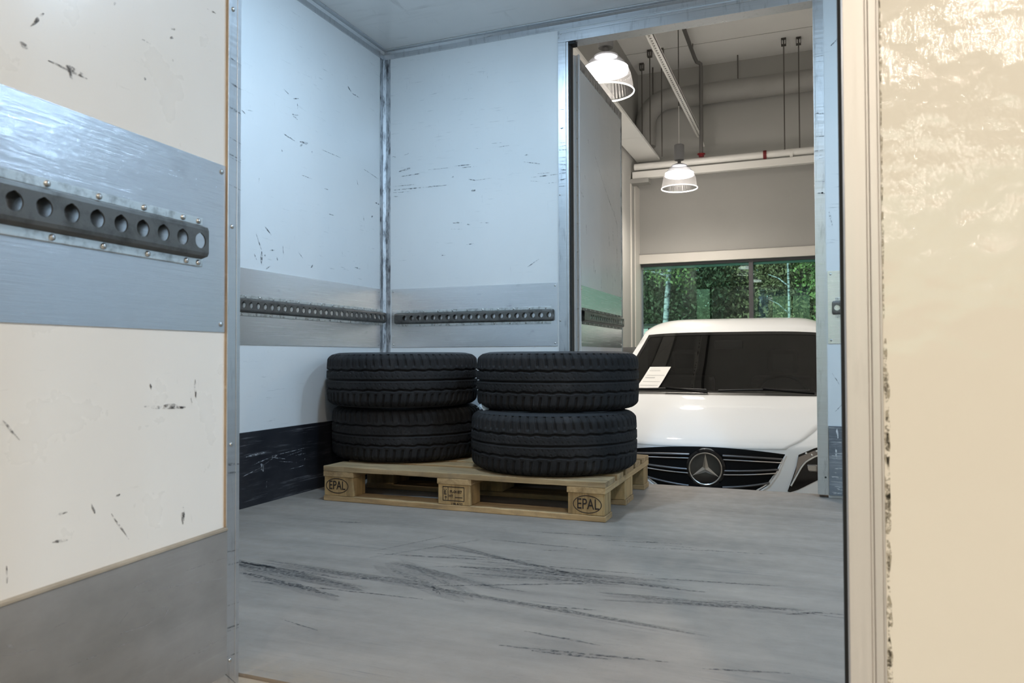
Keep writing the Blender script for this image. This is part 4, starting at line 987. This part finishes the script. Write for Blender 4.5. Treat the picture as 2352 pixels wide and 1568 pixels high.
# headlights
ZL = ([.445, .455, .50, .59, .70, .82, .87], [.776, .772, .786, .830, .875, .93, .985]); ZU = ([.445, .47, .492, .502, .59, .70, .80, .87], [.782, .85, .915, .978, 1.013, 1.035, 1.035, 1.0])
for sg in (-1, 1):
    hl = empty('headlight', (0, 0, 0)); hl.parent = van
    def hp(x, z, off): return (sg*x, yfront(x, z)-off, z)
    xs_ = [.445+.425*i/36 for i in range(37)]
    def hpatch(lo, hi, off): 
        g = MB(); g.grid([[hp(x, lo(x)+(hi(x)-lo(x))*k/8, off) for k in range(9)] for x in xs_]); return g
    lo = lambda x: float(np.interp(x, *ZL)); hi = lambda x: float(np.interp(x, *ZU))
    hpatch(lo, hi, .003).build('headlight_housing', M['black_gloss'], hl, smooth=True)
    dr_ = lambda x: float(np.interp(x, [.452, .475, .50, .52, .545, .59, .65, .75, .87], [.79, .832, .878, .915, .942, .967, .985, .997, .99]))
    g = MB(); xx = [.462+.40*i/30 for i in range(31)]
    g.grid([[hp(x, dr_(x)+(max(dr_(x)+.002, hi(x)-.012)-dr_(x))*k/4, .006) for k in range(5)] for x in xx]); g.build('reflector', M['reflector'], hl, smooth=True)
    MB().tube([hp(x, dr_(x), .010) for x in xx], .0045, 8).build('light_guide', M['drl'], hl, smooth=True)
    g = MB(); g.box(-.03, -.012, -.022, .03, .004, .022); o = g.build('projector', M['reflector'], hl, bevel=.008); o.location = hp(.575, .905, .004)
    for x, z in ((.545, .985), (.60, .995), (.575, .975)):
        g = MB(); rivet(g, (0, 0, 0), (0, -1, 0), .008, .006); o = g.build('lamp_facet', M['chrome'], hl, smooth=True); o.location = hp(x, z, .006)
# lower bumper intake, plate recess, side windows, wheels
q = MB(); q.grid([[(x, yfront(x, z)-.005, z) for z in (.34, .40, .46, .52)] for x in [-.62+1.24*i/24 for i in range(25)]]); q.build('air_intake', M['black_mat'], van, smooth=True)
for sg in (-1, 1):
    q = MB(); q.add([(sg*.852, 1.72, 1.62), (sg*.852, 2.35, 1.63), (sg*.958, 2.35, 1.12), (sg*.958, 1.22, 1.12), (sg*.93, 1.28, 1.22)], [(0, 1, 2, 3, 4)]); q.build('side_window', M['black_gloss'], van)
    for y in (.93, 4.13):
        q = MB(); vs = []
        prof = [(.19, .74), (.30, .73), (.335, .75), (.345, .79), (.345, .92), (.335, .955), (.30, .968), (.215, .96), (.205, .93), (.05, .925), (.0, .925)]
        q.add([(sg*x, y+r*math.cos(2*math.pi*j/36), .345+r*math.sin(2*math.pi*j/36)) for r, x in prof for j in range(36)],
              [(i*36+j, i*36+(j+1) % 36, (i+1)*36+(j+1) % 36, (i+1)*36+j) for i in range(len(prof)-1) for j in range(36)])
        q.build('wheel', M['rubber_side'], van, smooth=True)
# sheet of paper tucked under the wiper
q = MB()
def pq(a, b_, off=.012):   # a across 0..1, b up 0..1 ; corners as (x, v)
    x = (-.585+.160*a)*(1-b_)+(-.545+.150*a)*b_ if False else -.615+.165*a+b_*(.055)
    v = 10.27+.56*b_
    return S(x/pch(v)[2], v, off)
q.grid([[pq(i/6, j/6) for j in range(7)] for i in range(7)])
q.cur = 1
for bb, w, a1 in ((.82, .012, .62), (.90, .006, .55), (.62, .012, .92), (.52, .018, .55), (.34, .010, .9), (.15, .014, .9)):
    q.grid([[pq(.1+(a1-.1)*i/8, bb-w, .0128), pq(.1+(a1-.1)*i/8, bb+w, .0128)] for i in range(9)])
ps = q.build('paper_sheet', [M['paper'], plain('pale_print', (.55, .55, .55), .8)]); ps.matrix_world = van.matrix_basis.copy()
ps.location = (-.562, 4.42, GZ); ps.rotation_euler = (0, 0, .017)
tag(ps, 'white printed paper sheet lying on the van windscreen above the wiper', 'paper')

# ------------------------------------------------------------------ outside the far window
struct(MB().box(-30, GY1+.2, GZ-.1, 30, 60, GZ), 'ground', M['grass'])
def leaf_cloud(mbx, c, rx, ry, rz, n, size, seed, droop=0):
    r_ = random.Random(seed)
    for _ in range(n):
        while True:
            p = V3((r_.uniform(-1, 1), r_.uniform(-1, 1), r_.uniform(-1, 1)))
            if .25 < p.length < 1: break
        P = V3((c[0]+p.x*rx, c[1]+p.y*ry, c[2]+p.z*rz)); s_ = size*r_.uniform(.6, 1.3)
        a = V3((r_.uniform(-1, 1), r_.uniform(-1, 1), r_.uniform(-1, .6)-droop)).normalized(); b_ = a.orthogonal().normalized()
        b_.rotate(Matrix.Rotation(r_.uniform(0, 6.28), 3, a)); 
        mbx.add([P-a*s_, P+b_*s_*.5, P+a*s_, P-b_*s_*.5], [(0, 1, 2, 3)])
def tree(name, x, y, h, tr, crowns, leafm, barkm, label, cat, size, lean=(0, 0), group=None, seed=1):
    e = empty(name, (x, y, GZ)); tag(e, label, cat, group)
    pts = [(lean[0]*t*t+.03*math.sin(t*7+seed), lean[1]*t, h*t) for t in [i/12 for i in range(13)]]
    MB().tube(pts, [tr*(1-.6*i/12) for i in range(13)], 12).build('trunk', barkm, e, smooth=True)
    q = MB(); q.keep = True
    for i, (cx, cy, cz, rx, ry, rz, n) in enumerate(crowns): leaf_cloud(q, (cx, cy, cz), rx, ry, rz, n, size, seed*31+i, .4)
    q.build('foliage', leafm, e)
    br = MB(); r_ = random.Random(seed)
    for _ in range(9):
        t = r_.uniform(.35, .95); p = V3(pts[int(t*12)]); d = V3((r_.uniform(-1, 1), r_.uniform(-.5, .5), r_.uniform(.1, .6)))
        br.tube([p, p+d*.4, p+d*.8+V3((0, 0, -.1))], [.018, .012, .005], 6)
    br.build('branches', barkm, e)
    return e
tree('birch_tree', -2.86, 16, 6.5, .075, [(.05, 0, 3.55, .55, .5, .55, 520), (-.1, .2, 5.2, 1.1, 1.0, 1.2, 1500), (.45, .1, 3.3, .25, .2, .45, 120)], M['leaf'], M['bark'], 'white barked birch at the left of the far window', 'tree', .045, (.35, 0), seed=3)
tree('birch_tree', -.42, 18, 7.5, .034, [(.5, .2, 3.9, .55, .5, 1.1, 800), (.1, .2, 6.0, 1.2, 1.1, 1.3, 1200)], M['leaf'], M['bark'], 'slim birch right of the dark window mullion', 'tree', .05, (-.1, 0), seed=5)
tree('birch_tree', .55, 17, 6.0, .05, [(.0, .2, 3.4, .55, .5, 1.4, 1500), (-.1, 0, 1.8, .6, .5, .8, 700)], M['leaf'], M['bark'], 'leafy green birch at the right edge of the far window', 'tree', .055, (.2, 0), seed=6)
k = 0
for (x, y, lm, lab) in ((-6.2, 20, 'leaf_dark', 'dark evergreen tree farthest left behind the far window'), (-4.6, 21, 'leaf_dark', 'dark evergreen tree behind the left birch'),
                        (-3.1, 20.5, 'leaf_dark', 'broad dark evergreen tree in the middle of the far window'), (-1.6, 21.5, 'leaf_olive', 'olive green tree behind the window mullion'),
                        (-.1, 21, 'leaf_olive', 'olive green tree behind the slim birch'), (1.6, 20.5, 'leaf_dark', 'dark evergreen tree farthest right behind the far window'),
                        (3.6, 21.5, 'leaf_olive', 'olive green tree beyond the window, hidden by the truck')):
    k += 1
    tree('dense_tree', x, y, 9, .14, [(0, 0, 1.6, 1.3, .8, 1.7, 4200), (0, 0, 3.6, 1.25, .8, 1.6, 4600), (0, .3, 6.0, 1.2, 1.0, 2.2, 1500)], M[lm], M['twig'], lab, 'tree', .06, seed=10+k)
for i, x in enumerate((-5.5, -3.9, -2.3, -.8, .8, 2.6)):
    tree('dense_tree', x, 23.5, 10, .16, [(0, 0, 2.0, 1.4, .6, 2.2, 1500), (0, 0, 5.0, 1.4, .6, 2.6, 1500)], M['leaf_dark'], M['twig'],
         ['leftmost', 'second', 'third', 'fourth', 'fifth', 'rightmost'][i]+' dark tree of the back row beyond the window' + (', counted from the left' if 0 < i < 5 else ''), 'tree', .15, seed=40+i)
bl = empty('outbuilding', (-3.06, 16.4, GZ)); tag(bl, 'low pale outbuilding with horizontal siding at the left edge of the window', 'building')
mb = MB()
for i in range(18): mb.box(-4, 0, i*.125, 0, .02+.012*(i % 1), i*.125+.118)
mb.box(-4, .03, 0, 0, 2, 2.24); mb.build('siding_wall', M['siding'], bl)
MB().prism([(-.1, 2.24), (2.1, 2.24), (1.0, 2.30)], 'x', -4.05, .05).build('roof', M['frame_dark'], bl)
